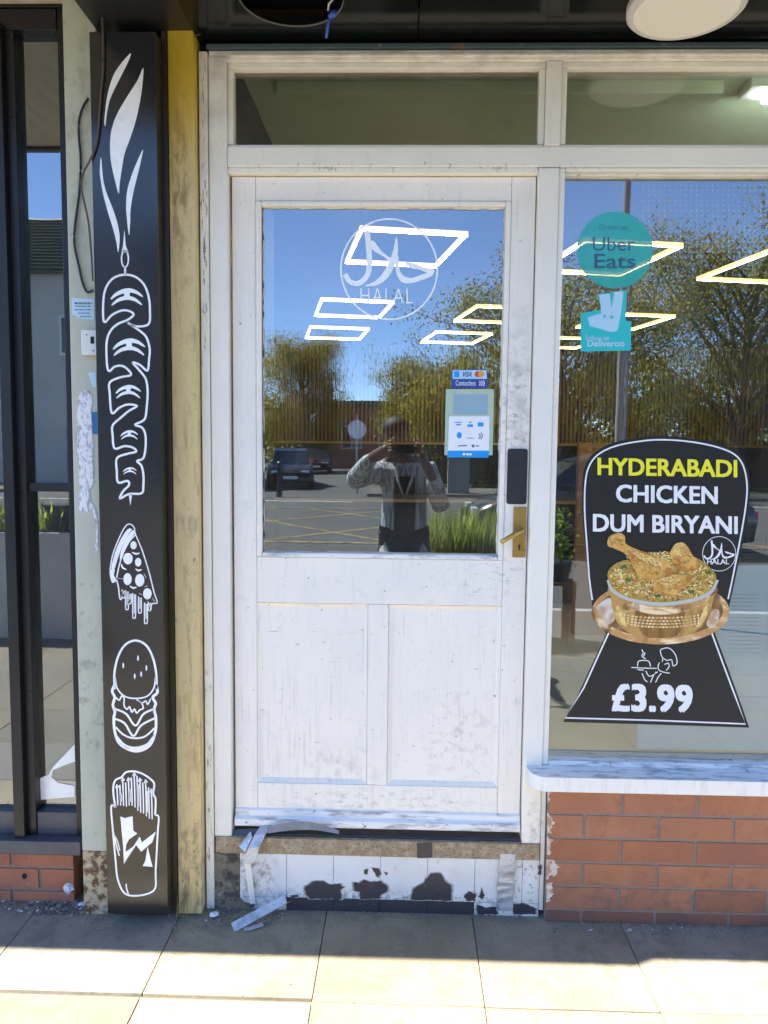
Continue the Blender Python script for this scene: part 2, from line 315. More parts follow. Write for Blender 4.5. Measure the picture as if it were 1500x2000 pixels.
def fade_up(m, col, z0, z1):
    """The newer paint coat: col above about z1, worn through below z0, with a patchy limit."""
    n, l = m.node_tree.nodes, m.node_tree.links
    b = n['Principled BSDF']
    src = b.inputs['Base Color'].links[0].from_socket
    g = n.new('ShaderNodeNewGeometry')
    sp_ = n.new('ShaderNodeSeparateXYZ')
    l.new(g.outputs['Position'], sp_.inputs[0])
    nz = n.new('ShaderNodeTexNoise')
    nz.inputs['Scale'].default_value = 14
    nz.inputs['Detail'].default_value = 6
    ad = n.new('ShaderNodeMath')
    ad.operation = 'MULTIPLY_ADD'
    ad.inputs[1].default_value = 0.5
    l.new(nz.outputs['Fac'], ad.inputs[0])
    l.new(sp_.outputs['Z'], ad.inputs[2])
    mr = n.new('ShaderNodeMapRange')
    mr.interpolation_type = 'SMOOTHSTEP'
    mr.inputs['From Min'].default_value = z0 + 0.25
    mr.inputs['From Max'].default_value = z1 + 0.25
    mr.inputs['To Max'].default_value = 0.92
    l.new(ad.outputs[0], mr.inputs[0])
    mx = n.new('ShaderNodeMix')
    mx.data_type = 'RGBA'
    l.new(src, mx.inputs[6])
    mx.inputs[7].default_value = (*col, 1)
    l.new(mr.outputs[0], mx.inputs[0])
    l.new(mx.outputs[2], b.inputs['Base Color'])


fade_up(m_yellow, (0.56, 0.36, 0.004), 2.12, 2.52)


def local_dirt(m, c, r, scale, col, lo, hi, amt):
    """Soiling with a place of its own (handling marks, splashes): noise inside a soft ellipsoid."""
    n, l = m.node_tree.nodes, m.node_tree.links
    b = n['Principled BSDF']
    src = b.inputs['Base Color'].links[0].from_socket
    g = n.new('ShaderNodeNewGeometry')
    su = n.new('ShaderNodeVectorMath')
    su.operation = 'SUBTRACT'
    su.inputs[1].default_value = c
    l.new(g.outputs['Position'], su.inputs[0])
    dv = n.new('ShaderNodeVectorMath')
    dv.operation = 'DIVIDE'
    dv.inputs[1].default_value = r
    l.new(su.outputs[0], dv.inputs[0])
    ln = n.new('ShaderNodeVectorMath')
    ln.operation = 'LENGTH'
    l.new(dv.outputs[0], ln.inputs[0])
    fo = n.new('ShaderNodeMapRange')
    fo.interpolation_type = 'SMOOTHSTEP'
    fo.inputs['From Min'].default_value = 1.0
    fo.inputs['From Max'].default_value = 0.2
    l.new(ln.outputs['Value'], fo.inputs[0])
    mp = n.new('ShaderNodeMapping')
    mp.inputs['Scale'].default_value = scale
    l.new(g.outputs['Position'], mp.inputs[0])
    nz = n.new('ShaderNodeTexNoise')
    nz.inputs['Scale'].default_value = 1
    nz.inputs['Detail'].default_value = 7
    nz.inputs['Roughness'].default_value = 0.65
    l.new(mp.outputs[0], nz.inputs['Vector'])
    mr = n.new('ShaderNodeMapRange')
    mr.inputs['From Min'].default_value = lo
    mr.inputs['From Max'].default_value = hi
    mr.inputs['To Max'].default_value = amt
    l.new(nz.outputs['Fac'], mr.inputs[0])
    mu = n.new('ShaderNodeMath')
    mu.operation = 'MULTIPLY'
    l.new(fo.outputs[0], mu.inputs[0])
    l.new(mr.outputs[0], mu.inputs[1])
    mx = n.new('ShaderNodeMix')
    mx.data_type = 'RGBA'
    l.new(src, mx.inputs[6])
    mx.inputs[7].default_value = (*col, 1)
    l.new(mu.outputs[0], mx.inputs[0])
    l.new(mx.outputs[2], b.inputs['Base Color'])


local_dirt(m_door, (0.335, 0.03, 1.56), (0.07, 0.5, 0.30), S(60), (0.14, 0.13, 0.12), 0.53, 0.66, 0.62)
local_dirt(m_door, (0.335, 0.03, 1.60), (0.06, 0.5, 0.40), S(22), (0.42, 0.40, 0.37), 0.42, 0.64, 0.6)
local_dirt(m_door, (0.26, 0.03, 1.06), (0.22, 0.5, 0.10), S(30, 30, 60), (0.34, 0.32, 0.30), 0.55, 0.67, 0.55)
local_dirt(m_door, (0.18, 0.03, 0.56), (0.20, 0.5, 0.20), S(26, 26, 34), (0.42, 0.39, 0.35), 0.52, 0.68, 0.5)
local_dirt(m_door, (0.20, 0.03, 0.50), (0.16, 0.5, 0.10), S(70, 70, 40), (0.24, 0.22, 0.20), 0.58, 0.68, 0.6)
local_dirt(m_door, (-0.05, 0.03, 0.34), (0.45, 0.5, 0.07), S(30, 30, 50), (0.38, 0.35, 0.32), 0.50, 0.66, 0.6)
local_dirt(m_door, (-0.2, 0.03, 0.46), (0.20, 0.5, 0.10), S(30, 30, 20), (0.46, 0.44, 0.37), 0.50, 0.66, 0.5)
local_dirt(m_door, (-0.35, 0.03, 0.55), (0.14, 0.5, 0.30), S(110, 110, 6), (0.46, 0.43, 0.40), 0.52, 0.66, 0.5)
local_dirt(m_paint, (-0.598, 0.0, 2.15), (0.022, 0.5, 0.75), S(160, 160, 22), (0.10, 0.08, 0.065), 0.56, 0.62, 0.9)
local_dirt(m_paint, (-0.598, 0.0, 0.35), (0.03, 0.5, 0.70), S(90, 90, 22), (0.22, 0.20, 0.17), 0.55, 0.64, 0.8)
local_dirt(m_paint, (-0.59, 0.0, 2.60), (0.12, 0.5, 0.50), S(14, 14, 9), (0.42, 0.37, 0.31), 0.42, 0.62, 0.6)
local_dirt(m_paint, (0.0, 0.0, 2.27), (0.9, 0.5, 0.02), S(70, 70, 40), (0.30, 0.25, 0.18), 0.58, 0.66, 0.8)
local_dirt(m_paint, (0.3, 0.0, 2.58), (1.4, 0.5, 0.05), S(16, 16, 30), (0.48, 0.42, 0.34), 0.42, 0.62, 0.6)
local_dirt(m_paint, (0.41, 0.0, 0.30), (0.06, 0.5, 0.12), S(40), (0.45, 0.41, 0.34), 0.48, 0.62, 0.6)
local_dirt(m_yellow, (-0.66, -0.04, 2.20), (0.05, 0.3, 0.30), S(40, 40, 12), (0.24, 0.12, 0.03), 0.48, 0.62, 0.75)
local_dirt(m_yellow, (-0.64, -0.04, 1.20), (0.05, 0.3, 0.60), S(60, 60, 14), (0.28, 0.21, 0.12), 0.52, 0.64, 0.6)
local_dirt(m_yellow, (-0.65, -0.04, 0.10), (0.08, 0.3, 0.35), S(40, 40, 16), (0.16, 0.12, 0.07), 0.48, 0.62, 0.7)
local_dirt(m_pil, (-0.95, -0.05, 2.35), (0.08, 0.3, 0.55), S(16, 16, 8), (0.22, 0.23, 0.17), 0.46, 0.62, 0.7)
local_dirt(m_pil, (-0.95, -0.05, 0.60), (0.08, 0.3, 0.50), S(30, 30, 26), (0.22, 0.21, 0.17), 0.55, 0.66, 0.7)
local_dirt(m_brick, (0.9, -0.02, 0.05), (1.2, 0.3, 0.16), S(26), (0.15, 0.10, 0.08), 0.46, 0.64, 0.6)
local_dirt(m_brick2, (0.9, -0.02, 0.05), (1.2, 0.3, 0.16), S(26), (0.15, 0.10, 0.08), 0.46, 0.64, 0.6)
local_dirt(m_tile, (-0.07, 0.0, 0.03), (0.7, 0.5, 0.06), S(50), (0.14, 0.125, 0.11), 0.46, 0.60, 0.8)
local_dirt(m_tile, (-0.46, 0.0, 0.12), (0.10, 0.5, 0.14), S(45), (0.24, 0.21, 0.17), 0.48, 0.60, 0.8)
local_dirt(m_tile, (0.40, 0.0, 0.12), (0.08, 0.5, 0.16), S(60), (0.10, 0.09, 0.09), 0.56, 0.62, 0.85)


def glass_mat(name, fac, tint, gtint=(1, 1, 1)):
    m = bpy.data.materials.new(name)
    m.use_nodes = True
    n, l = m.node_tree.nodes, m.node_tree.links
    n.remove(n['Principled BSDF'])
    out = n['Material Output']
    tr = n.new('ShaderNodeBsdfTransparent')
    tr.inputs[0].default_value = (*tint, 1)
    gl = n.new('ShaderNodeBsdfGlossy')
    gl.inputs['Roughness'].default_value = 0.006
    g_ = n.new('ShaderNodeNewGeometry')
    nz = n.new('ShaderNodeTexNoise')
    nz.inputs['Scale'].default_value = 5.0
    nz.inputs['Detail'].default_value = 2.0
    l.new(g_.outputs['Position'], nz.inputs['Vector'])
    bp_ = n.new('ShaderNodeBump')
    bp_.inputs['Strength'].default_value = 0.008
    bp_.inputs['Distance'].default_value = 0.01
    l.new(nz.outputs['Fac'], bp_.inputs['Height'])
    l.new(bp_.outputs[0], gl.inputs['Normal'])
    gl.inputs['Color'].default_value = (*gtint, 1)
    fr = n.new('ShaderNodeFresnel')
    fr.inputs[0].default_value = 1.5
    ad = n.new('ShaderNodeMath')
    ad.operation = 'ADD'
    ad.use_clamp = True
    ad.inputs[1].default_value = fac
    l.new(fr.outputs[0], ad.inputs[0])
    mx = n.new('ShaderNodeMixShader')
    l.new(ad.outputs[0], mx.inputs[0])
    l.new(tr.outputs[0], mx.inputs[1])
    l.new(gl.outputs[0], mx.inputs[2])
    df = n.new('ShaderNodeBsdfDiffuse')
    df.inputs[0].default_value = (0.55, 0.55, 0.52, 1)
    mp = n.new('ShaderNodeMapping')
    mp.inputs['Scale'].default_value = (9, 9, 2.5)
    mp.inputs['Rotation'].default_value = (0, 0.5, 0)
    l.new(g_.outputs['Position'], mp.inputs[0])
    n2_ = n.new('ShaderNodeTexNoise')
    n2_.inputs['Scale'].default_value = 1
    n2_.inputs['Detail'].default_value = 6
    l.new(mp.outputs[0], n2_.inputs['Vector'])
    mr = n.new('ShaderNodeMapRange')
    mr.inputs['From Min'].default_value = 0.4
    mr.inputs['From Max'].default_value = 0.75
    mr.inputs['To Min'].default_value = 0.010
    mr.inputs['To Max'].default_value = 0.055
    l.new(n2_.outputs['Fac'], mr.inputs[0])
    m3 = n.new('ShaderNodeMixShader')
    l.new(mr.outputs[0], m3.inputs[0])
    l.new(mx.outputs[0], m3.inputs[1])
    l.new(df.outputs[0], m3.inputs[2])
    l.new(m3.outputs[0], out.inputs[0])
    return m


def clear_mat(name, tint):
    m = bpy.data.materials.new(name)
    m.use_nodes = True
    n, l = m.node_tree.nodes, m.node_tree.links
    n.remove(n['Principled BSDF'])
    tr = n.new('ShaderNodeBsdfTransparent')
    tr.inputs[0].default_value = (*tint, 1)
    l.new(tr.outputs[0], n['Material Output'].inputs[0])
    return m


def film_mat(name, col, alpha):
    """Translucent printed vinyl on glass: part pigment, part see-through gloss."""
    m = mat(name, col, 0.12, spec=0.9)
    m.node_tree.nodes['Principled BSDF'].inputs['Alpha'].default_value = alpha
    return m


GREFL = 0.20
m_glass = glass_mat('shop_glass', GREFL, (0.94, 0.97, 0.95), (0.80, 0.91, 1.0))
m_glasst = glass_mat('transom_glass', 0.07, (0.92, 0.95, 0.90))
m_glassn = glass_mat('tinted_glass', 0.21, (0.75, 0.78, 0.80), (0.86, 0.93, 1.0))
m_gback = clear_mat('glass_inner_face', (0.97, 0.98, 0.97))
m_disc = film_mat('turquoise_film', (0.005, 0.45, 0.42), 0.78)
m_dots = film_mat('white_dot_film', (0.6, 0.65, 0.75), 0.35)


# ------------------------------------------------------------------ object helpers
def base_of(o):
    v = Vector((0, 0, 0))
    while o:
        v += o.location
        o = o.parent
    return v


def tag(o, label=None, cat=None, group=None, kind=None):
    if label:
        o['label'] = label
    if cat:
        o['category'] = cat
    if group:
        o['group'] = group
    if kind:
        o['kind'] = kind
    return o


def thing(name, label, cat, base, group=None):
    o = bpy.data.objects.new(name, None)
    o.empty_display_size = 0.1
    C.objects.link(o)
    o.location = base
    return tag(o, label, cat, group)


def obj(name, bm, mats, parent=None, smooth=False, label=None):
    """Link a bmesh (built in world coordinates) as ONE mesh object."""
    if parent is not None:
        b = base_of(parent)
        bmesh.ops.translate(bm, verts=bm.verts, vec=-b)
    bmesh.ops.recalc_face_normals(bm, faces=bm.faces)
    me = bpy.data.meshes.new(name)
    bm.to_mesh(me)
    bm.free()
    for m in (mats if isinstance(mats, (list, tuple)) else [mats]):
        me.materials.append(m)
    if smooth:
        for p in me.polygons:
            p.use_smooth = True
    o = bpy.data.objects.new(name, me)
    C.objects.link(o)
    if parent is not None:
        o.parent = parent
    if label:
        o['label'] = label
    return o


def inst(name, me, loc, parent=None, scale=None, rot=None):
    o = bpy.data.objects.new(name, me)
    C.objects.link(o)
    if parent is not None:
        o.parent = parent
        o.location = Vector(loc) - base_of(parent)
    else:
        o.location = loc
    if scale:
        o.scale = scale
    if rot:
        o.rotation_euler = rot
    return o


def nb():
    return bmesh.new()


def box(bm, x0, x1, y0, y1, z0, z1, bev=0.0, mi=0):
    vs = [bm.verts.new((x, y, z)) for x in (x0, x1) for y in (y0, y1) for z in (z0, z1)]
    fs = [bm.faces.new([vs[i] for i in f]) for f in ((0, 1, 3, 2), (4, 6, 7, 5), (0, 4, 5, 1), (2, 3, 7, 6), (0, 2, 6, 4), (1, 5, 7, 3))]
    for f in fs:
        f.material_index = mi
    if bev > 0:
        es = list({e for f in fs for e in f.edges})
        bmesh.ops.bevel(bm, geom=es, offset=bev, segments=2, affect='EDGES', profile=0.6)
    return vs


def bx(x0, x1, y0, y1, z0, z1, bev=0.0):
    bm = nb()
    box(bm, x0, x1, y0, y1, z0, z1, bev)
    return bm


def prism(bm, pts, axis_vec, mi=0):
    """Extrude the closed 3-D outline pts along axis_vec (solid)."""
    tri = tessellate_polygon([pts])
    a = [bm.verts.new(p) for p in pts]
    b = [bm.verts.new(Vector(p) + axis_vec) for p in pts]
    for t in tri:
        try:
            bm.faces.new([a[i] for i in t]).material_index = mi
            bm.faces.new([b[i] for i in reversed(t)]).material_index = mi
        except ValueError:
            pass
    n = len(pts)
    for i in range(n):
        try:
            bm.faces.new((a[i], a[(i + 1) % n], b[(i + 1) % n], b[i])).material_index = mi
        except ValueError:
            pass


def tube(bm, pts, r, n=8, cap=True, mi=0):
    """Tube along pts with radius r (number or list)."""
    pts = [Vector(p) for p in pts]
    rings = []
    up = Vector((0, 0, 1))
    for i, p in enumerate(pts):
        t = (pts[min(i + 1, len(pts) - 1)] - pts[max(i - 1, 0)]).normalized()
        a = t.cross(up)
        if a.length < 0.05:
            a = t.cross(Vector((1, 0, 0)))
        a.normalize()
        b = t.cross(a)
        rr = r[i] if isinstance(r, (list, tuple)) else r
        rings.append([bm.verts.new(p + (a * math.cos(2 * PI * k / n) + b * math.sin(2 * PI * k / n)) * rr) for k in range(n)])
    for i in range(len(rings) - 1):
        for k in range(n):
            bm.faces.new((rings[i][k], rings[i][(k + 1) % n], rings[i + 1][(k + 1) % n], rings[i + 1][k])).material_index = mi
    if cap:
        bm.faces.new(rings[0]).material_index = mi
        bm.faces.new(list(reversed(rings[-1]))).material_index = mi


def disc(bm, c, r, axis, h, n=48, r2=None):
    """Solid disc (cylinder) at c, along axis 'x','y' or 'z' with height h."""
    c = Vector(c)
    ax = {'x': Vector((1, 0, 0)), 'y': Vector((0, 1, 0)), 'z': Vector((0, 0, 1))}[axis]
    tube(bm, [c, c + ax * h], [r, r if r2 is None else r2], n)


def ring(bm, c, r0, r1, axis, h, n=64):
    c = Vector(c)
    if axis == 'z':
        e1, e2, e3 = Vector((1, 0, 0)), Vector((0, 1, 0)), Vector((0, 0, 1))
    else:
        e1, e2, e3 = Vector((1, 0, 0)), Vector((0, 0, 1)), Vector((0, 1, 0))
    q = []
    for k in range(n):
        d = e1 * math.cos(2 * PI * k / n) + e2 * math.sin(2 * PI * k / n)
        q.append([bm.verts.new(c + d * r + e3 * z) for r, z in ((r0, 0), (r1, 0), (r1, h), (r0, h))])
    for k in range(n):
        a, b = q[k], q[(k + 1) % n]
        for i in range(4):
            bm.faces.new((a[i], b[i], b[(i + 1) % 4], a[(i + 1) % 4]))


def catmull(pts, closed=False, k=6):
    if len(pts) < 3:
        return [tuple(p) for p in pts]
    out = []
    n = len(pts)
    rng = range(n) if closed else range(n - 1)
    g = (lambda i: pts[i % n]) if closed else (lambda i: pts[max(0, min(n - 1, i))])
    for i in rng:
        p0, p1, p2, p3 = g(i - 1), g(i), g(i + 1), g(i + 2)
        for j in range(k):
            t = j / k
            out.append(tuple(0.5 * (2 * b + (c - a) * t + (2 * a - 5 * b + 4 * c - d) * t * t + (3 * b - a - 3 * c + d) * t ** 3) for a, b, c, d in zip(p0, p1, p2, p3)))
    if not closed:
        out.append(tuple(pts[-1]))
    return out


def W(px, py, Y):
    """Measured point of the photograph (1500 x 2000) on the vertical plane y = Y."""
    d = CF * 1500 + CR * (px - 750) - CU * (py - 1000)
    t = (Y - CAM.y) / d.y
    return CAM + d * t


class Draw:
    """Flat shapes on a vertical plane, traced in one enlarged view of the photograph (origin ox, oy; scale s)."""

    def __init__(self, ox, oy, s, Y, th=0.0005):
        self.ox, self.oy, self.s, self.Y, self.th = ox, oy, s, Y, th
        self.bm = nb()

    def P(self, p, lift=0.0):
        return W(self.ox + p[0] / self.s, self.oy + p[1] / self.s, self.Y - lift)

    def fill(self, pts, smooth=False, lift=0.0, k=5):
        if smooth:
            pts = catmull(pts, True, k)
        prism(self.bm, [self.P(p, lift) for p in pts], Vector((0, -self.th, 0)))

    def stroke(self, pts, wd, closed=False, smooth=True, lift=0.0, k=5, taper=False):
        if smooth:
            pts = catmull(pts, closed, k)
        n = len(pts)
        L, Rr = [], []
        for i in range(n):
            if closed:
                a, b = pts[(i - 1) % n], pts[(i + 1) % n]
            else:
                a, b = pts[max(0, i - 1)], pts[min(n - 1, i + 1)]
            dx, dy = b[0] - a[0], b[1] - a[1]
            q = math.hypot(dx, dy) or 1
            hw = (wd[0] + (wd[1] - wd[0]) * i / (n - 1) if isinstance(wd, (tuple, list)) else wd) / 2
            if taper:
                hw *= math.sin(PI * (0.03 + 0.94 * i / (n - 1))) ** 0.7
            nx, ny = -dy / q * hw, dx / q * hw
            L.append(self.P((pts[i][0] + nx, pts[i][1] + ny), lift))
            Rr.append(self.P((pts[i][0] - nx, pts[i][1] - ny), lift))
        bm = self.bm
        th = Vector((0, -self.th, 0))
        l0 = [bm.verts.new(p) for p in L]
        r0 = [bm.verts.new(p) for p in Rr]
        l1 = [bm.verts.new(p + th) for p in L]
        r1 = [bm.verts.new(p + th) for p in Rr]
        for i in range(n if closed else n - 1):
            j = (i + 1) % n
            bm.faces.new((l1[i], r1[i], r1[j], l1[j]))
            bm.faces.new((l0[i], l1[i], l1[j], l0[j]))
            bm.faces.new((r1[i], r0[i], r0[j], r1[j]))

    def ell(self, cx, cy, rx, ry, lift=0.0, n=20):
        self.fill([(cx + rx * math.cos(2 * PI * k / n), cy + ry * math.sin(2 * PI * k / n)) for k in range(n)], lift=lift)

    def ering(self, cx, cy, rx, ry, wd, n=48, lift=0.0):
        self.stroke([(cx + rx * math.cos(2 * PI * k / n), cy + ry * math.sin(2 * PI * k / n)) for k in range(n)], wd, closed=True, smooth=False, lift=lift)

    def out(self, name, m, parent, label=None):
        return obj(name, self.bm, m, parent, label=label)


def text_mesh(s, bold=0.0, space=1.0):
    cu = bpy.data.curves.new('lettering', 'FONT')
    cu.body = s
    cu.fill_mode = 'FRONT'
    cu.offset = bold
    cu.space_character = space
    cu.resolution_u = 3
    o = bpy.data.objects.new('lettering', cu)
    C.objects.link(o)
    dg = bpy.context.evaluated_depsgraph_get()
    me = bpy.data.meshes.new_from_object(o.evaluated_get(dg))
    bpy.data.objects.remove(o)
    bpy.data.curves.remove(cu)
    return me


def lettering(s, px0, px1, pyt, pyb, Y, m, parent, bold=0.0, space=1.0, name='lettering', slope=0.0, slant=0.0):
    """Words fitted to the measured box on plane y=Y."""
    me = text_mesh(s, min(bold, 0.0), space)
    xs = [v.co.x for v in me.vertices]
    ys = [v.co.y for v in me.vertices]
    ax0, ax1, ay0, ay1 = min(xs), max(xs), min(ys), max(ys)
    bm = nb()
    sh = [(0, 0)] if bold <= 0 else [(bold * a, bold * b) for a, b in ((-1, -0.7), (1, -0.7), (-1, 0.7), (1, 0.7), (0, 0), (-1, 0), (1, 0))]
    e = max(bold, 0.0)
    for k, (ox, oy) in enumerate(sh):
        b2 = nb()
        b2.from_mesh(me)
        vm = {}
        for v in b2.verts:
            u = (v.co.x + ox - ax0 + e) / (ax1 - ax0 + 2 * e)
            t = (v.co.y + oy - ay0 + 0.7 * e) / (ay1 - ay0 + 1.4 * e)
            vm[v.index] = bm.verts.new(W(px0 + (px1 - px0) * u + slant * (t - 0.5), pyb + (pyt - pyb) * t + slope * (u - 0.5), Y - 0.00006 * k))
        for f in b2.faces:
            bm.faces.new([vm[v.index] for v in f.verts])
        b2.free()
    bpy.data.meshes.remove(me)
    return obj(name, bm, m, parent)


def halal_shapes(d, cx, cy, r, lift=0.0):
    """Arabic word in a circle; strokes given in units of the circle radius (262)."""
    q = r / 262.0

    def T(pts):
        return [(cx + (x - 778) * q, cy + (y - 405) * q) for x, y in pts]
    d.ering(cx, cy, r, r * 1.04, 9 * q, lift=lift)
    d.stroke(T([(658, 195), (668, 300), (670, 390), (655, 445), (612, 482), (565, 472), (538, 432)]), (30 * q, 26 * q), lift=lift)
    d.fill(T([(682, 250), (700, 258), (735, 305), (775, 338), (800, 352), (792, 372), (745, 335), (700, 310), (680, 285)]), smooth=True, lift=lift + 0.0001)
    d.fill(T([(818, 228), (826, 300), (818, 352), (800, 400), (770, 452), (725, 485), (680, 497), (648, 494), (700, 470), (745, 425), (780, 360), (800, 300)]), smooth=True, lift=lift)
    d.fill(T([(812, 330), (826, 330), (834, 400), (856, 440), (900, 452), (950, 436), (996, 420), (1020, 408), (1012, 440), (960, 462), (900, 480), (850, 476), (822, 440), (812, 390)]), smooth=True, lift=lift + 0.0001)
    d.fill(T([(868, 366), (920, 376), (960, 392), (1020, 408), (1012, 428), (985, 424), (940, 408), (900, 400), (880, 386)]), smooth=True, lift=lift + 0.0002)


# ================================================================== SETTING: ground, road, pavement
def struct(name, bm, m, **k):
    o = obj(name, bm, m, **k)
    o['kind'] = 'structure'
    return o


struct('ground', bx(-400, 400, -400, 60, -0.6, -0.16), m_grassg)
struct('road', bx(-150, 150, -22, -4.62, -0.3, -0.12), m_asph)
struct('side_road', bx(-13, -1.2, -90, -22, -0.3, -0.125), m_asph)
pav = struct('pavement', bx(-40, 40, -4.5, 0.5, -0.3, -0.012), [m_joint])
struct('outer_pavement', bx(-40, 40, -4.5, -3.02, -0.011, -0.003), m_pave)
struct('near_kerb', bx(-40, 40, -4.62, -4.5, -0.3, 0.0, 0.012), m_kerb)
struct('far_pavement', bx(-1.2, 90, -26, -22, -0.3, -0.02, 0.015), m_pave)
struct('far_pavement_corner', bx(-90, -13, -26, -22, -0.3, -0.02, 0.015), m_pave)
bm = nb()
for k in range(4):
    for sg in (-1, 1):
        cx = -6.0 + k * 3.1
        pts = [Vector((cx - 2.7 * sg, -10.2, -0.116)), Vector((cx - 2.7 * sg + 0.16, -10.2, -0.116)), Vector((cx + 2.7 * sg + 0.16, -17, -0.116)), Vector((cx + 2.7 * sg, -17, -0.116))]
        bm.faces.new([bm.verts.new(p + Vector((0, 0, 0.0004 * k + (0.002 if sg > 0 else 0)))) for p in pts])
box(bm, -9, 8, -10.2, -10.05, -0.118, -0.1105)
box(bm, -9, 8, -17.15, -17, -0.118, -0.1105)
struct('road_marking', bm, m_line)
bm = nb()
for k in range(12):
    box(bm, -40 + k * 7, -36.5 + k * 7, -19.6, -19.48, -0.119, -0.113)
struct('road_marking', bm, m_wline)

# paving slabs nearest the wall, one by one
slab_me = {}
PX, PITCH = 0.2275, 0.4555
for row in range(7):
    ya = 0.05 if row == 0 else -0.398 - (row - 1) * 0.4375
    yb = -0.398 - row * 0.4375
    for col in range(-8, 7):
        mi = random.choice((0, 1, 2, 3, 0, 2))
        if row == 0:
            mi = {-4: 2, -3: 2, -2: 0, -1: 1, 0: 3, 1: 2}.get(col, mi)
        if row >= 2:
            mi = 4 + mi % 2
        key = (row == 0, mi)
        if key not in slab_me:
            b = nb()
            d = (ya - yb) / 2 - 0.0014
            box(b, -PITCH / 2 + 0.0012, PITCH / 2 - 0.0012, -d, d, -0.05, 0, 0.002)
            me = bpy.data.meshes.new('paving_slab')
            b.to_mesh(me)
            b.free()
            me.materials.append((m_slab + m_outer)[mi])
            slab_me[key] = me
        off = 0.014 if (row == 0 and col < -1) else 0
        o = inst('paving_slab', slab_me[key], (PX + (col + 0.5) * PITCH, (ya + yb) / 2 + off, rnd(-0.0015, 0.0012)), pav, rot=(rnd(-.002, .002), rnd(-.002, .002), 0))

# ================================================================== SHOPFRONT FRAME (white timber)
sf = thing('shopfront', 'white painted timber shopfront frame holding transom panes and the large window', 'shopfront', (0.4, 0.05, 0.24))
XR = 2.35                                   # right end of the shopfront, outside the picture
obj('post', bx(-0.609, -0.584, -0.004, 0.10, 0.0, 2.588, 0.003), m_paint, sf)
obj('post', bx(-0.582, -0.529, 0.0, 0.11, 0.236, 2.575, 0.004), m_paint, sf)
obj('post', bx(0.3765, 0.435, 0.0, 0.11, 0.236, 2.2665, 0.005), m_paint, sf)
obj('mullion', bx(0.390, 0.4335, 0.0, 0.11, 2.3275, 2.560, 0.003), m_paint, sf)
obj('post', bx(XR - 0.07, XR, 0.0, 0.11, 0.236, 2.575, 0.004), m_paint, sf)
obj('head', bx(-0.581, XR - 0.071, 0.003, 0.11, 2.562, 2.592, 0.003), m_paint, sf)
obj('head_moulding', bx(-0.520, XR - 0.071, -0.006, 0.002, 2.571, 2.579, 0.002), m_paint, sf)
obj('transom_rail', bx(-0.5285, XR - 0.071, 0.002, 0.11, 2.268, 2.3265, 0.004), m_paint, sf)
# beads round the two transom panes
for xa, xb in ((-0.5285, 0.389), (0.4345, XR - 0.071)):
    obj('bead', bx(xa, xb, 0.010, 0.05, 2.545, 2.5615, 0.003), m_paint, sf)
    obj('bead', bx(xa, xb, 0.012, 0.05, 2.327, 2.334, 0.002), m_paint, sf)
    obj('bead', bx(xa, xa + 0.0165, 0.009, 0.05, 2.3345, 2.5445, 0.003), m_paint, sf)
    obj('bead', bx(xb - 0.0165, xb, 0.009, 0.05, 2.3345, 2.5445, 0.003), m_paint, sf)
# bead under the transom rail over the door (the door stop), drip edge
obj('door_stop', bx(-0.5285, 0.376, 0.006, 0.11, 2.252, 2.2675, 0.003), m_paint, sf)
# beads round the large window
obj('bead', bx(0.4355, 0.4525, 0.006, 0.055, 0.489, 2.2665, 0.003), m_paint, sf)
obj('bead', bx(0.4535, XR - 0.071, 0.003, 0.052, 2.2575, 2.2675, 0.003), m_paint, sf)
obj('bead', bx(0.4535, XR - 0.071, 0.018, 0.055, 2.248, 2.2570, 0.002), m_putty, sf)
obj('bead', bx(0.4535, XR - 0.071, 0.005, 0.055, 0.486, 0.502, 0.003), m_sill, sf)


def pane(name, x0, x1, y, z0, z1, m, parent):
    bm = nb()
    box(bm, x0, x1, y, y + 0.006, z0, z1)
    for f in bm.faces:
        f.material_index = 1
    bm.normal_update()
    bmesh.ops.recalc_face_normals(bm, faces=bm.faces)
    for f in bm.faces:
        if f.normal.y < -0.5:
            f.material_index = 0
    return obj(name, bm, [m, m_gback], parent)


pane('transom_pane', -0.5110, 0.3715, 0.035, 2.331, 2.548, m_glasst, sf)
pane('transom_pane', 0.4520, XR - 0.088, 0.035, 2.331, 2.548, m_glasst, sf)
pane('window_pane', 0.4470, XR - 0.071, 0.040, 0.495, 2.2545, m_glass, sf)
# sill with a rounded left end
bm = nb()
prof = [(0.10, 0.486), (0.0, 0.484), (-0.066, 0.481), (-0.070, 0.476), (-0.070, 0.444), (-0.064, 0.440), (-0.02, 0.437), (0.10, 0.437)]
sl = []
for x, y in catmull([(0.385, 0.0), (0.386, -0.02), (0.394, -0.045), (0.412, -0.062), (0.436, -0.070)], False, 4):
    sl.append((x, y))
out = [Vector((x, y, 0.437)) for x, y in sl] + [Vector((XR, -0.070, 0.437)), Vector((XR, 0.10, 0.437)), Vector((0.437, 0.10, 0.437)), Vector((0.437, -0.0008, 0.437)), Vector((0.385, -0.0008, 0.437))]
prism(bm, out, Vector((0, 0, 0.044)))
bm.normal_update()
bmesh.ops.recalc_face_normals(bm, faces=bm.faces)
for v in bm.verts:
    if v.co.z > 0.45:
        v.co.z += (v.co.y + 0.07) * 0.09
bm.normal_update()
for f in bm.faces:
    f.material_index = 1 if f.normal.z > 0.6 else 0
obj('sill', bm, [m_sillfront, m_sill], sf, label='worn blue-grey topped window sill with rounded end')
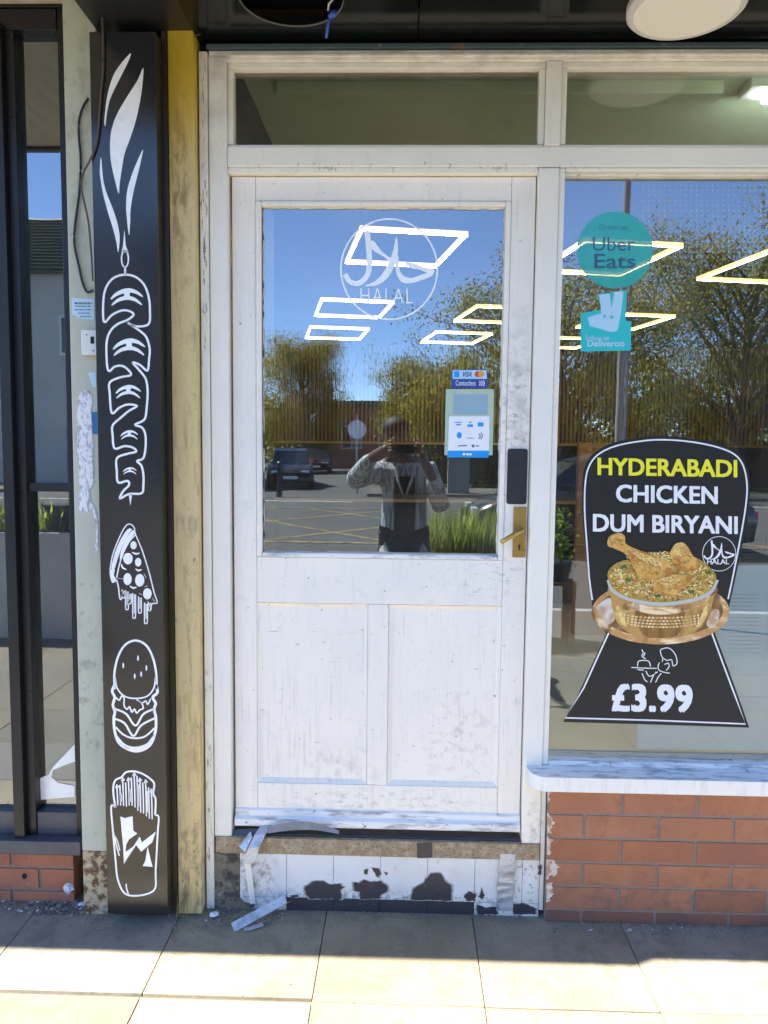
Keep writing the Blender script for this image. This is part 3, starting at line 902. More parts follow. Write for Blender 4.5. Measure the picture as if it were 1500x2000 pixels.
# post stub under the sill
obj('post', bx(0.4355, 0.449, 0.002, 0.11, 0.02, 0.4365, 0.002), m_paint, sf)
obj('flashing', bx(-0.585, XR, -0.008, 0.02, 2.5935, 2.606, 0.002), m_flash, sf)
obj('gap_cover', bx(-0.64, XR, 0.03, 0.13, 2.607, 2.70), m_dark, sf)

# ================================================================== DOOR
dr = thing('shop_door', 'scuffed white half-glazed timber door with two lower panels', 'door', (-0.07, 0.05, 0.25))
DY, DB = 0.030, 0.074
obj('stile', bx(-0.522, -0.452, DY, DB, 0.266, 2.2505, 0.003), m_door, dr)
obj('stile', bx(0.303, 0.3735, DY, DB, 0.266, 2.2505, 0.003), m_door, dr, label='door stile grimy with handling marks around the lock')
obj('top_rail', bx(-0.4515, 0.3025, DY + 0.0006, DB, 2.181, 2.2505, 0.003), m_door, dr)
obj('lock_rail', bx(-0.4515, 0.3025, DY + 0.0006, DB, 0.976, 1.118, 0.003), m_door, dr)
obj('bottom_rail', bx(-0.4515, 0.3025, DY + 0.0006, DB, 0.266, 0.400, 0.003), m_door, dr)
obj('muntin', bx(-0.108, -0.044, DY + 0.0008, DB, 0.4005, 0.9755, 0.003), m_door, dr)
for xa, xb in ((-0.4515, -0.1085), (-0.0435, 0.3025)):
    obj('panel', bx(xa, xb, DY + 0.013, DB - 0.01, 0.4005, 0.9755), m_door, dr)
    # sloping mouldings round each panel
    y0, y1, t = DY + 0.002, DY + 0.0128, 0.013
    for k in range(4):
        bm = nb()
        za, zb = 0.4008, 0.9752
        xa2, xb2 = xa + 0.0003, xb - 0.0003
        oc = [(xa2, za), (xb2, za), (xb2, zb), (xa2, zb)]
        ic = [(xa2 + t, za + t), (xb2 - t, za + t), (xb2 - t, zb - t), (xa2 + t, zb - t)]
        a, b, c, e = oc[k], oc[(k + 1) % 4], ic[(k + 1) % 4], ic[k]
        v = [bm.verts.new((p[0], y, p[1])) for p, y in ((a, y0), (b, y0), (c, y1), (e, y1), (a, y1 + 0.003), (b, y1 + 0.003), (c, y1 + 0.003), (e, y1 + 0.003))]
        for f in ((0, 1, 2, 3), (4, 7, 6, 5), (0, 4, 5, 1), (1, 5, 6, 2), (2, 6, 7, 3), (3, 7, 4, 0)):
            bm.faces.new([v[i] for i in f])
        obj('moulding', bm, m_door, dr)
# glazing beads and putty line
GX0, GX1, GZ0, GZ1 = -0.434, 0.286, 1.133, 2.165
obj('bead', bx(-0.4515, -0.4345, DY - 0.003, DB, 1.1185, 2.1805, 0.004), m_door, dr)
obj('bead', bx(0.2865, 0.3025, DY - 0.003, DB, 1.1185, 2.1805, 0.004), m_door, dr)
obj('bead', bx(-0.434, 0.286, DY - 0.004, DB, 2.1655, 2.1800, 0.004), m_door, dr)
obj('bead', bx(-0.434, 0.286, DY - 0.006, DB, 1.1190, 1.1335, 0.004), m_sill, dr, label='grimy bottom glazing bead')


def ragged_strip(x0, x1, z0, z1, y, vertical, amp, seed, m, parent):
    """Thin cracked putty line with an uneven inner edge."""
    r = random.Random(seed)
    bm = nb()
    n = 60
    pts = []
    for i in range(n + 1):
        t = i / n
        e = amp * r.random() ** 2.2
        pts.append((x1 + e, z0 + (z1 - z0) * t) if vertical else (x0 + (x1 - x0) * t, z0 - e))
    if vertical:
        ol = [(x0, z0)] + pts + [(x0, z1)]
    else:
        ol = [(x0, z1)] + pts + [(x1, z1)]
    prism(bm, [Vector((p[0], y, p[1])) for p in ol], Vector((0, 0.006, 0)))
    return obj('putty', bm, m, parent)


ragged_strip(-0.4338, 0.2858, 2.1635, 2.1653, 0.0385, False, 0.0045, 3, m_putty, dr)
ragged_strip(-0.4338, -0.4318, 1.134, 2.163, 0.0385, True, 0.0035, 4, m_putty, dr)
ragged_strip(-0.4338, -0.4322, 1.134, 2.163, 0.0378, True, 0.0030, 9, m_tiled, dr)
bm = nb()
r_ = random.Random(5)
prism(bm, [Vector((0.2858, 0.0385, 1.134))] + [Vector((0.2845 - 0.004 * r_.random() ** 2, 0.0385, 1.134 + 1.03 * i / 60)) for i in range(61)] + [Vector((0.2858, 0.0385, 2.163))], Vector((0, 0.006, 0)))
obj('putty', bm, m_putty, dr)
pane('glass_pane', -0.440, 0.292, 0.045, 1.128, 2.170, m_glass, dr)
# weatherboard at the foot of the door
bm = nb()
prism(bm, [Vector((-0.5215, y, z)) for y, z in ((DY - 0.0005, 0.318), (DY - 0.006, 0.312), (DY - 0.007, 0.298), (DY - 0.008, 0.296), (DY - 0.018, 0.288), (DY - 0.018, 0.267), (DY - 0.0005, 0.267))], Vector((0.8945, 0, 0)))
obj('weatherboard', bm, m_sill, dr, label='blue-grey weatherboard along the foot of the door')
# black finger plate with rounded corners
bm = nb()
pts = []
a, b = W(991.5, 876, DY - 0.001), W(1028, 985, DY - 0.001)
for cx, cz, s0 in ((b.x - 0.008, a.z - 0.008, 0), (a.x + 0.008, a.z - 0.008, 90), (a.x + 0.008, b.z + 0.008, 180), (b.x - 0.008, b.z + 0.008, 270)):
    for k in range(6):
        an = rad(s0 + 18 * k)
        pts.append(Vector((cx + 0.008 * math.cos(an), DY - 0.0005, cz + 0.008 * math.sin(an))))
prism(bm, pts, Vector((0, -0.003, 0)))
obj('finger_plate', bm, m_blackpl, dr, label='black rounded finger plate')
# brass lever handle
hp = obj('handle_plate', bx(0.330, 0.3735 - 0.004, DY - 0.0045, DY - 0.0005, 1.128, 1.283, 0.0015), m_brass, dr, label='worn brass handle plate')
bm = nb()
disc(bm, (0.352, DY - 0.030, 1.213), 0.009, 'y', 0.0265, 16)
tube(bm, [(0.353, DY - 0.034, 1.214), (0.334, DY - 0.038, 1.205), (0.312, DY - 0.040, 1.192), (0.290, DY - 0.040, 1.178)], [0.0088, 0.0078, 0.0068, 0.0072], 10)
obj('lever', bm, m_brass, hp, smooth=True)
bm = nb()
disc(bm, (0.350, DY - 0.0062, 1.164), 0.0036, 'y', 0.0012, 12)
box(bm, 0.3482, 0.3518, DY - 0.0060, DY - 0.0050, 1.150, 1.163)
obj('keyhole', bm, m_dark, hp)

# ================================================================== DOORSTEP
st = thing('doorstep', 'raised doorstep of white painted tiles with peeling paint and a chipboard edge', 'step', (-0.07, 0.1, 0.0))
obj('core', bx(-0.5835, 0.434, 0.010, 0.6, 0.0, 0.2355), m_mort2, st)
obj('nosing', bx(-0.5775, 0.432, -0.006, 0.0095, 0.186, 0.2375, 0.002), m_osb, st, label='bare chipboard strip along the top edge of the step')
xs = [-0.583, -0.5035, -0.356, -0.2085, -0.061, 0.0865, 0.234, 0.3815, 0.4345]
for i in range(8):
    a, b = xs[i] + 0.0006, xs[i + 1] - 0.0006
    if i > 0:
        obj('tile', bx(a, b, 0.0, 0.0095, 0.0425, 0.1852, 0.0012), m_tile, st)
        obj('tile', bx(a, b, 0.0, 0.0095, 0.0, 0.0410, 0.0012), m_tiled if 1 < i < 6 else m_tile, st)
obj('broken_corner', bx(xs[0], xs[1] - 0.001, 0.003, 0.0095, 0.0, 0.1852, 0.001), m_mort2, st, label='bare crumbling mortar at the left end of the step')
Z5 = (380, 1540, 2.0833)
for pts in ([(447, 405), (480, 378), (525, 376), (545, 390), (590, 388), (608, 402), (592, 415), (600, 440), (600, 449), (470, 449), (452, 430)],
            [(648, 382), (670, 385), (690, 372), (720, 380), (760, 378), (785, 395), (785, 420), (755, 430), (755, 449), (675, 449), (672, 420), (650, 415)],
            [(690, 330), (705, 328), (702, 350), (690, 345)], [(720, 322), (750, 325), (760, 345), (745, 362), (735, 345)], [(772, 340), (784, 344), (778, 352)],
            [(880, 452), (890, 410), (930, 385), (960, 345), (1000, 345), (1020, 375), (1045, 395), (1045, 456)],
            [(1096, 440), (1115, 420), (1145, 430), (1142, 458), (1110, 455)], [(1158, 440), (1168, 405), (1180, 435), (1170, 452)],
            [(1285, 475), (1340, 466), (1390, 488), (1385, 512), (1300, 512)], [(1148, 470), (1180, 484), (1230, 482), (1235, 512), (1150, 512)],
            [(1398, 315), (1412, 310), (1410, 352), (1395, 350), (1402, 335)], [(390, 436), (420, 432), (424, 440), (395, 442)]):
    d = Draw(*Z5, -0.0003, 0.0006)
    q = []
    rr = random.Random(len(pts) * 31 + pts[0][0])
    n = len(pts)
    for i in range(n):                      # roughen each edge a little
        a, b = pts[i], pts[(i + 1) % n]
        ln = math.hypot(b[0] - a[0], b[1] - a[1])
        k = max(1, int(ln / 9))
        for j in range(k):
            t = j / k
            q.append((a[0] + (b[0] - a[0]) * t + rr.uniform(-2.2, 2.2), a[1] + (b[1] - a[1]) * t + rr.uniform(-2.2, 2.2)))
    d.fill(q)
    d.out('bare_patch', m_tiled, st)
    cx, cy = sum(p[0] for p in q) / len(q), sum(p[1] for p in q) / len(q)
    d = Draw(*Z5, -0.0001, 0.0003)          # the older grey coat showing round the bare tile
    d.fill([(cx + (x - cx) * 1.07 + math.copysign(2.0, x - cx) + rr.uniform(-2, 2), cy + (y - cy) * 1.05 + (math.copysign(1.6, y - cy) if y < 448 else 0) + rr.uniform(-1.5, 1.5)) for x, y in q])
    d.out('flaking_edge', m_oldcoat, st)
d = Draw(*Z5, -0.0003, 0.0006)
d.fill([(84, 262), (140, 274), (128, 330), (165, 420), (205, 462), (245, 470), (240, 498), (60, 500), (50, 300)])
d.out('bare_patch', m_mort2, st)
d = Draw(*Z5, -0.0065, 0.0012)
d.fill([(905, 222), (966, 220), (968, 281), (906, 283)])
d.out('tape_patch', m_tiled, st, label='square of black tape on the chipboard edge')
for px in (164, 305, 492, 742, 990, 1168):
    bm = nb()
    p = W(380 + px / 2.0833, 1540 + (228 + px * 0.014) / 2.0833, -0.006)
    disc(bm, (p.x, -0.0068, p.z), 0.0024, 'y', 0.0015, 10)
    obj('nail_head', bm, m_rust, st)
obj('threshold', bx(-0.527, 0.374, 0.012, 0.30, 0.2362, 0.2425, 0.002), m_alusill, st)

# ------------------------------------------------------------------ loose metal strips by the step


def ribbon(bm, pts, wv, th):
    """Bent flat strip: centre line pts, width vectors wv, thickness th."""
    a, b, c, e = [], [], [], []
    n = len(pts)
    for i in range(n):
        p = Vector(pts[i])
        wd = Vector(wv[i] if isinstance(wv, list) else wv)
        t = (Vector(pts[min(n - 1, i + 1)]) - Vector(pts[max(0, i - 1)])).normalized()
        nn = t.cross(wd).normalized() * th
        a.append(bm.verts.new(p - wd / 2))
        b.append(bm.verts.new(p + wd / 2))
        c.append(bm.verts.new(p + wd / 2 + nn))
        e.append(bm.verts.new(p - wd / 2 + nn))
    for i in range(n - 1):
        for u, v in ((a, b), (b, c), (c, e), (e, a)):
            bm.faces.new((u[i], v[i], v[i + 1], u[i + 1]))
    bm.faces.new((a[0], b[0], c[0], e[0]))
    bm.faces.new((e[-1], c[-1], b[-1], a[-1]))


bs = thing('bent_strip', 'bent aluminium threshold strip hanging over the left end of the step', 'metal strip', (-0.46, -0.02, 0.13))
bm = nb()
ribbon(bm, [W(520, 1612, 0.012), W(508, 1630, -0.012), W(496, 1656, -0.030), W(484, 1686, -0.036)], Vector((0.036, 0.004, 0.004)), 0.0015)
obj('strip', bm, m_steel, bs)
bm = nb()
prism(bm, [W(489, 1624, -0.008), W(466, 1652, -0.020), W(478, 1664, -0.034), W(492, 1634, -0.020)], Vector((0.001, -0.0015, 0)))
obj('torn_flap', bm, m_steel, bs)
bm = nb()
ribbon(bm, [W(484, 1687, -0.036), W(486, 1705, -0.024), W(490, 1735, -0.010), W(494, 1765, -0.004)], Vector((0.018, 0.0, 0.002)), 0.0015)
obj('strip', bm, m_sillfront, bs)

cs = thing('curled_strip', 'grey rubber seal strip curling out from under the door', 'seal strip', (-0.35, 0.0, 0.24))
bm = nb()
tp = catmull([(522, 1622), (545, 1617), (575, 1613), (605, 1613), (635, 1618), (662, 1626)], False, 5)
ribbon(bm, [W(x, y, 0.0 - 0.012 * math.sin(PI * i / (len(tp) - 1))) for i, (x, y) in enumerate(tp)], [Vector((0.001, 0.006, 0.020 * math.sin(PI * (0.2 + 0.75 * i / (len(tp) - 1))) + 0.004)) for i in range(len(tp))], 0.002)
obj('strip', bm, m_seal, cs)
bm = nb()
ribbon(bm, [W(455, 1626, 0.016), W(500, 1624, 0.010), W(540, 1622, 0.016)], Vector((0, 0.01, 0.014)), 0.002)
obj('strip', bm, m_alusill, cs)

ls = thing('loose_strip', 'dented aluminium angle piece lying on the pavement against the step', 'metal strip', (-0.42, -0.06, 0.0))
bm = nb()
A1, A2, B1, B2 = W(451, 1803, -0.096), W(458, 1820, -0.112), W(555, 1748, -0.028), W(560, 1763, -0.040)
prism(bm, [A1, A2, B2, B1], Vector((0.0008, 0.0018, -0.0010)))
C1, C2 = A2 + Vector((0.012, 0.014, 0.0)), B2 + Vector((0.010, 0.012, -0.002))
prism(bm, [A2, C1, C2, B2], Vector((0, 0, -0.0016)))
obj('angle_profile', bm, m_steel, ls)
bm = nb()
ribbon(bm, [(-0.468, -0.108, 0.003), (-0.440, -0.096, 0.004), (-0.415, -0.085, 0.008)], Vector((0.008, -0.016, 0.0)), 0.0015)
obj('torn_flap', bm, m_steel, ls)

vs_ = thing('upright_strip', 'creased upright aluminium strip taped to the right end of the step', 'metal strip', (0.28, 0, 0))
bm = nb()
p0, p1 = W(992, 1668, -0.006), W(985, 1778, -0.004)
n = 14
ribbon(bm, [p0.lerp(p1, i / n) + Vector((rnd(-.0006, .0006), rnd(-.0022, .0005), 0)) for i in range(n + 1)], [Vector((0.050 - 0.004 * math.sin(i * 1.3), rnd(-.002, .002), 0)) for i in range(n + 1)], 0.0015)
obj('strip', bm, m_steel, vs_)

# ================================================================== BRICK STALL RISER under the window
bw = thing('brick_wall', 'low red brick wall under the large shop window', 'wall', (1.4, 0.0, 0.0))
obj('mortar', bx(0.4515, XR, -0.0205, 0.11, 0.0, 0.4365), m_mortar, bw)
COURSE, BL = 0.0768, 0.2257
zt = [0.0395 + COURSE * i for i in range(6)]           # joint heights
bmesh_cache = {}


def brick_obj(x0, x1, z0, z1, y0, y1, m, parent, key):
    k = (round(x1 - x0, 4), round(z1 - z0, 4), key)
    if k not in bmesh_cache:
        b = nb()
        w_, h_ = (x1 - x0) / 2, (z1 - z0) / 2
        box(b, -w_, w_, 0, y1 - y0, -h_, h_, 0.0022)
        me = bpy.data.meshes.new('brick')
        b.to_mesh(me)
        b.free()
        me.materials.append(m)
        bmesh_cache[k] = me
    return inst('brick', bmesh_cache[k], ((x0 + x1) / 2, y0 + rnd(-.0008, .0008), (z0 + z1) / 2), parent)


for r in range(6):
    z0 = zt[r - 1] + 0.0038 if r else 0.0
    z1 = zt[r] - 0.0038 if r < 5 else 0.4355
    offs = 0.676 if r % 2 == 1 else 0.562
    xs_ = [0.4525]
    x = offs - BL
    while x < XR - 0.02:
        if x > 0.48:
            xs_.append(x)
        x += BL
    xs_.append(XR)
    for a, b in zip(xs_, xs_[1:]):
        q_ = 3 if r == 0 else random.choice((1, 1, 2))
        brick_obj(a + (0.0042 if a > 0.46 else 0), b - 0.0042, z0, z1, -0.0235, 0.05, (m_brick, m_brick2, m_brick3)[q_ - 1], bw, 'r%d' % q_)
# old paint left on the brick edges next to the post
Z4 = (1020, 1440, 3.125)
for pts in ([(152, 330), (176, 326), (170, 380), (158, 400)], [(152, 455), (170, 480), (200, 520), (185, 545), (178, 585), (152, 583)],
            [(150, 605), (190, 625), (172, 670), (182, 700), (160, 718), (150, 715)], [(148, 745), (205, 752), (222, 790), (200, 850), (180, 840), (165, 868), (148, 865)],
            [(148, 890), (190, 886), (178, 930), (195, 960), (165, 1005), (146, 1008)]):
    d = Draw(*Z4, -0.0243, 0.0004)
    rr = random.Random(pts[1][1])
    q = []
    for a, b in zip(pts, pts[1:] + pts[:1]):
        for j in range(5):
            t = j / 5
            x, y = a[0] + (b[0] - a[0]) * t, a[1] + (b[1] - a[1]) * t
            q.append((x + (rr.uniform(-14, 7) if x > 160 else rr.uniform(-1, 1)), y + rr.uniform(-3, 3)))
    d.fill(q)
    d.out('paint_smear', m_smear, bw)

# ================================================================== LEFT SIDE: yellow post, black sign panel, pale pilaster
yp = thing('timber_post', 'weathered yellow ochre timber post between black sign panel and white frame', 'post', (-0.65, 0.0, 0.0))
obj('shaft', bx(-0.6865, -0.6135, -0.042, 0.08, 0.006, 2.70, 0.003), m_yellow, yp)

bk = struct('pier_wall', bx(-1.02, -0.612, 0.085, 0.5, 0.0, 2.75), m_mort2)
sp = thing('food_sign', 'tall narrow black sign panel with white outline food drawings', 'sign', (-0.79, 0.0, 0.035))
SY = -0.100
obj('board', bx(-0.886, -0.702, SY, SY + 0.004, 0.036, 2.592, 0.001), m_board, sp)
obj('return_side', bx(-0.706, -0.7025, SY + 0.0045, 0.05, 0.04, 2.590), m_boardside, sp)
obj('return_side', bx(-0.8855, -0.882, SY + 0.0045, -0.055, 0.04, 2.590), m_boardside, sp)
obj('back_box', bx(-0.8815, -0.7065, SY + 0.0045, 0.07, 0.042, 2.588), m_boardside, sp)
obj('side_batten', bx(-0.7015, -0.688, -0.05, 0.08, 0.03, 2.62), m_boardside, sp)

# flames
VY = SY - 0.0002
for pts in ([(912, 372), (840, 450), (790, 530), (755, 640), (738, 740), (728, 850), (735, 878), (745, 800), (765, 700), (800, 620), (850, 520), (890, 440)],
            [(1000, 475), (960, 560), (890, 670), (820, 790), (780, 900), (768, 1010), (775, 1130), (800, 1250), (828, 1350), (835, 1280), (850, 1180), (870, 1070), (910, 960), (945, 850), (970, 740), (990, 620)],
            [(705, 1098), (697, 1200), (715, 1330), (750, 1470), (790, 1600), (812, 1690), (825, 1760), (835, 1660), (820, 1560), (785, 1450), (745, 1350), (720, 1250)],
            [(998, 1045), (960, 1120), (920, 1220), (890, 1320), (880, 1420), (885, 1520), (900, 1640), (908, 1560), (910, 1470), (925, 1370), (950, 1260), (975, 1160)]):
    d = Draw(0, 0, 3.5714, VY)
    d.fill(pts, smooth=True)
    d.out('flame', m_vinyl, sp)
# kebab on its skewer
d = Draw(0, 500, 3.5714, VY)
d.fill([(868, -180), (858, -70), (848, -25), (896, -25), (878, -70)])
d.ering(872, 20, 24, 58, 10)
d.stroke([(873, 78), (873, 132)], 14, smooth=False)
keb = [(725, 460), (722, 300), (745, 210), (795, 152), (872, 130), (950, 148), (1008, 205), (1038, 290), (1046, 380), (1036, 476), (945, 490), (890, 465), (970, 518), (1020, 565), (1044, 645), (1040, 720), (1028, 800), (980, 762), (925, 742), (975, 800), (1018, 860), (1030, 950), (1024, 1050), (1008, 1140), (942, 1176), (990, 1196), (1014, 1245), (1016, 1330), (1000, 1410), (956, 1430), (985, 1460), (1000, 1520), (1000, 1600), (988, 1655), (900, 1660), (836, 1692), (860, 1640), (900, 1598), (888, 1568), (825, 1580), (815, 1500), (815, 1412), (880, 1382), (950, 1364), (926, 1336), (868, 1326), (800, 1342), (786, 1250), (786, 1182), (840, 1130), (900, 1080), (956, 1046), (890, 1036), (830, 1060), (780, 1096), (766, 960), (766, 882), (840, 846), (914, 830), (890, 790), (850, 766), (800, 772), (755, 800), (742, 660), (750, 570), (782, 508), (830, 470), (890, 446), (932, 410), (905, 385), (850, 380), (780, 412)]
d.stroke(keb, 15, closed=True, k=4)
d.fill([(898, 1660), (922, 1660), (910, 1740)])
for cx, cy, q in ((885, 290, 1.0), (900, 640, 1.0), (895, 950, 0.78), (902, 1250, 0.54), (906, 1500, 0.42)):
    def T(p):
        return [(cx + x * q, cy + y * q) for x, y in p]
    d.stroke(T([(-112, 12), (-70, -25), (0, -50), (60, -40), (112, -6)]), 30 * q, taper=True, lift=0.0002)
    d.stroke(T([(-106, 54), (-60, 18), (0, 2), (55, 14), (106, 52)]), 28 * q, taper=True, lift=0.0002)
    d.fill(T([(-22, -50), (22, -50), (18, 5), (-18, 5)]), lift=0.0004)
d.out('kebab_drawing', m_vinyl, sp, 'white outline of a stacked kebab on a skewer')
# pizza slice
d = Draw(0, 1000, 3.5714, VY)
d.stroke([(768, 405), (786, 300), (828, 190), (872, 105), (905, 84), (936, 108), (944, 152), (990, 262), (1040, 420), (1075, 560), (1097, 632), (1062, 640), (1046, 692)], 8)
d.fill([(778, 388), (800, 290), (842, 192), (890, 122), (920, 120), (900, 150), (862, 220), (830, 300), (808, 370), (796, 398)], smooth=True)
d.fill([(880, 185), (925, 128), (938, 150), (890, 215), (856, 285), (838, 345), (842, 280)], smooth=True)
d.stroke([(814, 458), (832, 372), (862, 282), (902, 205), (944, 160)], 9)
d.fill([(765, 410), (800, 400), (795, 440), (812, 478), (780, 490)], smooth=True)
d.stroke([(812, 470), (826, 520), (836, 600), (850, 602), (852, 548)], 9)
for cx, cy, rx, ry in ((932, 232, 22, 28), (893, 325, 33, 40), (964, 350, 22, 30), (890, 468, 29, 42), (975, 476, 32, 44), (1028, 570, 30, 39)):
    d.ell(cx, cy, rx, ry)
for p in ([(846, 360), (856, 388), (884, 402)], [(905, 515), (930, 530), (955, 522)], [(945, 395), (965, 408), (990, 400)], [(970, 566), (990, 578)], [(822, 462), (856, 466)], [(1005, 430), (1020, 460)], [(1062, 600), (1080, 625)], [(920, 280), (950, 292), (975, 285)], [(1008, 520), (1030, 515)]):
    d.stroke(p, 13, taper=True)
for x, y0, y1 in ((862, 540, 600), (886, 545, 680), (906, 560, 640), (936, 565, 738), (976, 588, 705), (1018, 630, 776), (1044, 625, 690)):
    d.stroke([(x - 10, y0), (x - 10, y1 - 12), (x, y1), (x + 10, y1 - 12), (x + 10, y0 + 10)], 7)
    d.fill([(x - 3, y0 + 10), (x + 4, y0 + 8), (x + 4, y1 - 35), (x - 2, y1 - 25)])
d.out('pizza_drawing', m_vinyl, sp, 'white outline of a dripping pizza slice')
# burger
d = Draw(0, 1000, 3.5714, VY)
d.stroke([(800, 1235), (798, 1130), (820, 1020), (870, 930), (945, 896), (1020, 930), (1068, 1020), (1090, 1130), (1092, 1235)], 15)
d.stroke([(803, 1150), (818, 1230), (870, 1285), (945, 1300), (1025, 1285), (1072, 1230), (1086, 1150)], 10)
d.stroke([(800, 1205), (783, 1250), (800, 1292), (788, 1345), (802, 1395), (794, 1440), (803, 1540), (842, 1622), (945, 1668), (1040, 1632), (1082, 1540), (1088, 1440), (1076, 1375), (1086, 1335), (1066, 1292), (1098, 1258), (1088, 1200)], 19)
d.stroke([(806, 1290), (832, 1312), (850, 1282), (866, 1300), (866, 1350), (886, 1376), (904, 1358), (920, 1396), (938, 1374), (954, 1402), (976, 1380), (1000, 1368), (986, 1330), (952, 1308)], 10)
d.stroke([(960, 1310), (992, 1330), (1018, 1318), (1030, 1342), (1052, 1302)], 9)
d.stroke([(800, 1372), (880, 1408), (945, 1490), (1000, 1410), (1078, 1372)], 14)
d.stroke([(802, 1442), (870, 1474), (930, 1562), (985, 1488), (1084, 1436)], 14)
d.stroke([(808, 1500), (860, 1552), (930, 1577), (1010, 1566), (1080, 1505)], 12)
d.stroke([(812, 1556), (868, 1626), (945, 1648), (1030, 1620), (1076, 1550)], 22, taper=True)
for x, y in ((860, 1070), (963, 1020), (1021, 1088), (985, 1130), (940, 1145)):
    d.ell(x, y, 6, 20, n=10)
d.out('burger_drawing', m_vinyl, sp, 'white outline of a tall burger')
# chips
d = Draw(0, 1460, 3.5714, VY)
d.stroke([(806, 420), (790, 305), (802, 232), (848, 206), (880, 172), (940, 166), (1000, 186), (1048, 218), (1076, 252), (1070, 322), (1086, 362), (1082, 470)], 13)
r_ = random.Random(4)
for i in range(13):
    x = 816 + i * 20
    t = 300 - 95 * math.sin(PI * (i + 0.6) / 13) + r_.uniform(-20, 20)
    b = 408 + max(0, i - 5) * 14 + r_.uniform(-6, 6)
    d.stroke([(x, t), (x + 4, (t + b) / 2), (x + 6, b)], (10, 8), smooth=False)
    if i % 2 == 0:
        d.stroke([(x - 8, t + 8), (x, t - 16), (x + 12, t + 2)], 12, smooth=False)
    if i % 3 == 1:
        d.fill([(x + 3, t + 70), (x + 14, t + 60), (x + 16, b - 30), (x + 6, b - 20)])
d.stroke([(806, 418), (776, 410), (786, 560), (804, 760), (826, 934), (896, 1030), (1070, 1000), (1086, 850), (1100, 600), (1107, 486), (1082, 470)], 12)
d.fill([(840, 480), (870, 492), (925, 478), (930, 580), (958, 600), (900, 640), (880, 680), (876, 728), (930, 690), (975, 620), (990, 662), (1088, 585), (1062, 660), (985, 726), (950, 680), (890, 770), (865, 812), (860, 700)])
d.fill([(1030, 690), (1056, 800), (1066, 832), (995, 826), (1014, 790)])
d.stroke([(790, 585), (812, 680), (832, 755)], 9)
d.stroke([(798, 610), (822, 660), (836, 720)], 7)
d.stroke([(880, 950), (884, 985), (896, 1022)], 9)
d.out('chips_drawing', m_vinyl, sp, 'white outline of a carton of chips')

pl = thing('pilaster', 'pale green rendered pilaster with flaking brown base', 'pilaster', (-0.93, 0.0, 0.0))
obj('shaft', bx(-0.982, -0.887, -0.050, 0.10, 0.206, 2.80, 0.004), m_pil, pl)
obj('shaft', bx(-0.8865, -0.83, -0.03, 0.08, 2.5, 2.80, 0.003), m_pil, pl)
obj('flaking_base', bx(-0.9815, -0.8875, -0.0495, 0.10, 0.0, 0.2058, 0.004), m_rust, pl, label='rust brown flaking foot of the pilaster')

Z1, Z2 = (0, 0, 3.5714), (0, 500, 3.5714)


def cable(name, pts, Y, r, m, label, z=Z1):
    bm = nb()
    cp = catmull([(a, b) for a, b in pts], False, 9)
    n = len(cp)
    tube(bm, [W(z[0] + x / z[2], z[1] + y / z[2], Y[0] + (Y[1] - Y[0]) * i / (n - 1)) for i, (x, y) in enumerate(cp)], r, 8)
    o = obj(name, bm, m, None, smooth=True)
    return tag(o, label, 'cable')


cable('cable', [(700, -60), (712, 100), (720, 300), (718, 480), (700, 700), (680, 950), (640, 1090), (585, 1200), (566, 1300), (590, 1420), (618, 1560), (636, 1760), (648, 1960)], (-0.108, -0.106), 0.0030, m_cableb, 'brown cable looping from the soffit across the left edge of the black panel')
cable('cable', [(616, 685), (575, 755), (550, 850), (550, 960), (562, 1100), (558, 1280), (543, 1420), (520, 1600), (520, 1720), (548, 1850), (572, 1960), (605, 2035), (650, 2025)], (-0.056, -0.056), 0.0034, m_cable, 'black cable snaking down the pale green pilaster')
cable('cable', [(1095, 262), (1150, 270), (1230, 272), (1330, 255), (1420, 235), (1560, 232), (1680, 226)], (-0.046, -0.02), 0.0015, m_cableb, 'thin stray wire across the top of the yellow post')

# notices on the pilaster


def flat(name, zoom, pts, Y, m, label, cat, smooth=False, th=0.0012):
    d = Draw(*zoom, Y, th)
    if smooth:
        rr = random.Random(5)
        pts = [(x + rr.uniform(-5, 5), y + rr.uniform(-4, 4)) for x, y in catmull(pts, True, 5)]
    d.fill(pts)
    o = d.out(name, m, None)
    if label:
        tag(o, label, cat)
    return o


nt = thing('notice', 'small pale blue printed notice stuck on the pilaster', 'notice', W(160, 603, -0.051))
d = Draw(*Z2, -0.0508, 0.0008)
d.fill([(500, 292), (655, 300), (658, 446), (575, 440), (505, 408)])
d.out('card', m_card, nt)
d = Draw(*Z2, -0.0519, 0.0003)
for i, (a, b) in enumerate(((520, 640), (524, 636), (520, 640), (545, 630), (560, 636))):
    y = 322 + i * 24
    rr = random.Random(i)
    x = a
    while x < b:
        e = min(b, x + rr.uniform(8, 26))
        d.fill([(x, y), (e, y + 2), (e, y + (16 if i == 0 else 10)), (x, y + (14 if i == 0 else 8))])
        x = e + 5
d.out('print_lines', m_ink, nt)
sw = thing('socket_box', 'white plastic socket box on the pilaster below the notice', 'box', W(172, 670, -0.05))
a, b = W(161, 645, -0.06), W(187, 694, -0.06)
obj('case', bx(a.x, -0.888, -0.072, -0.0502, b.z, a.z, 0.003), m_switch, sw)
bm = nb()
p = W(181, 663, -0.072)
box(bm, p.x - 0.006, p.x + 0.004, -0.0735, -0.0722, p.z - 0.012, p.z + 0.008)
disc(bm, (W(170, 654, -0.07).x, -0.0735, W(170, 654, -0.07).z), 0.0018, 'y', 0.0012, 8)
disc(bm, (W(183, 685, -0.07).x, -0.0735, W(183, 685, -0.07).z), 0.002, 'y', 0.0012, 8)
obj('slot', bm, m_dark, sw)
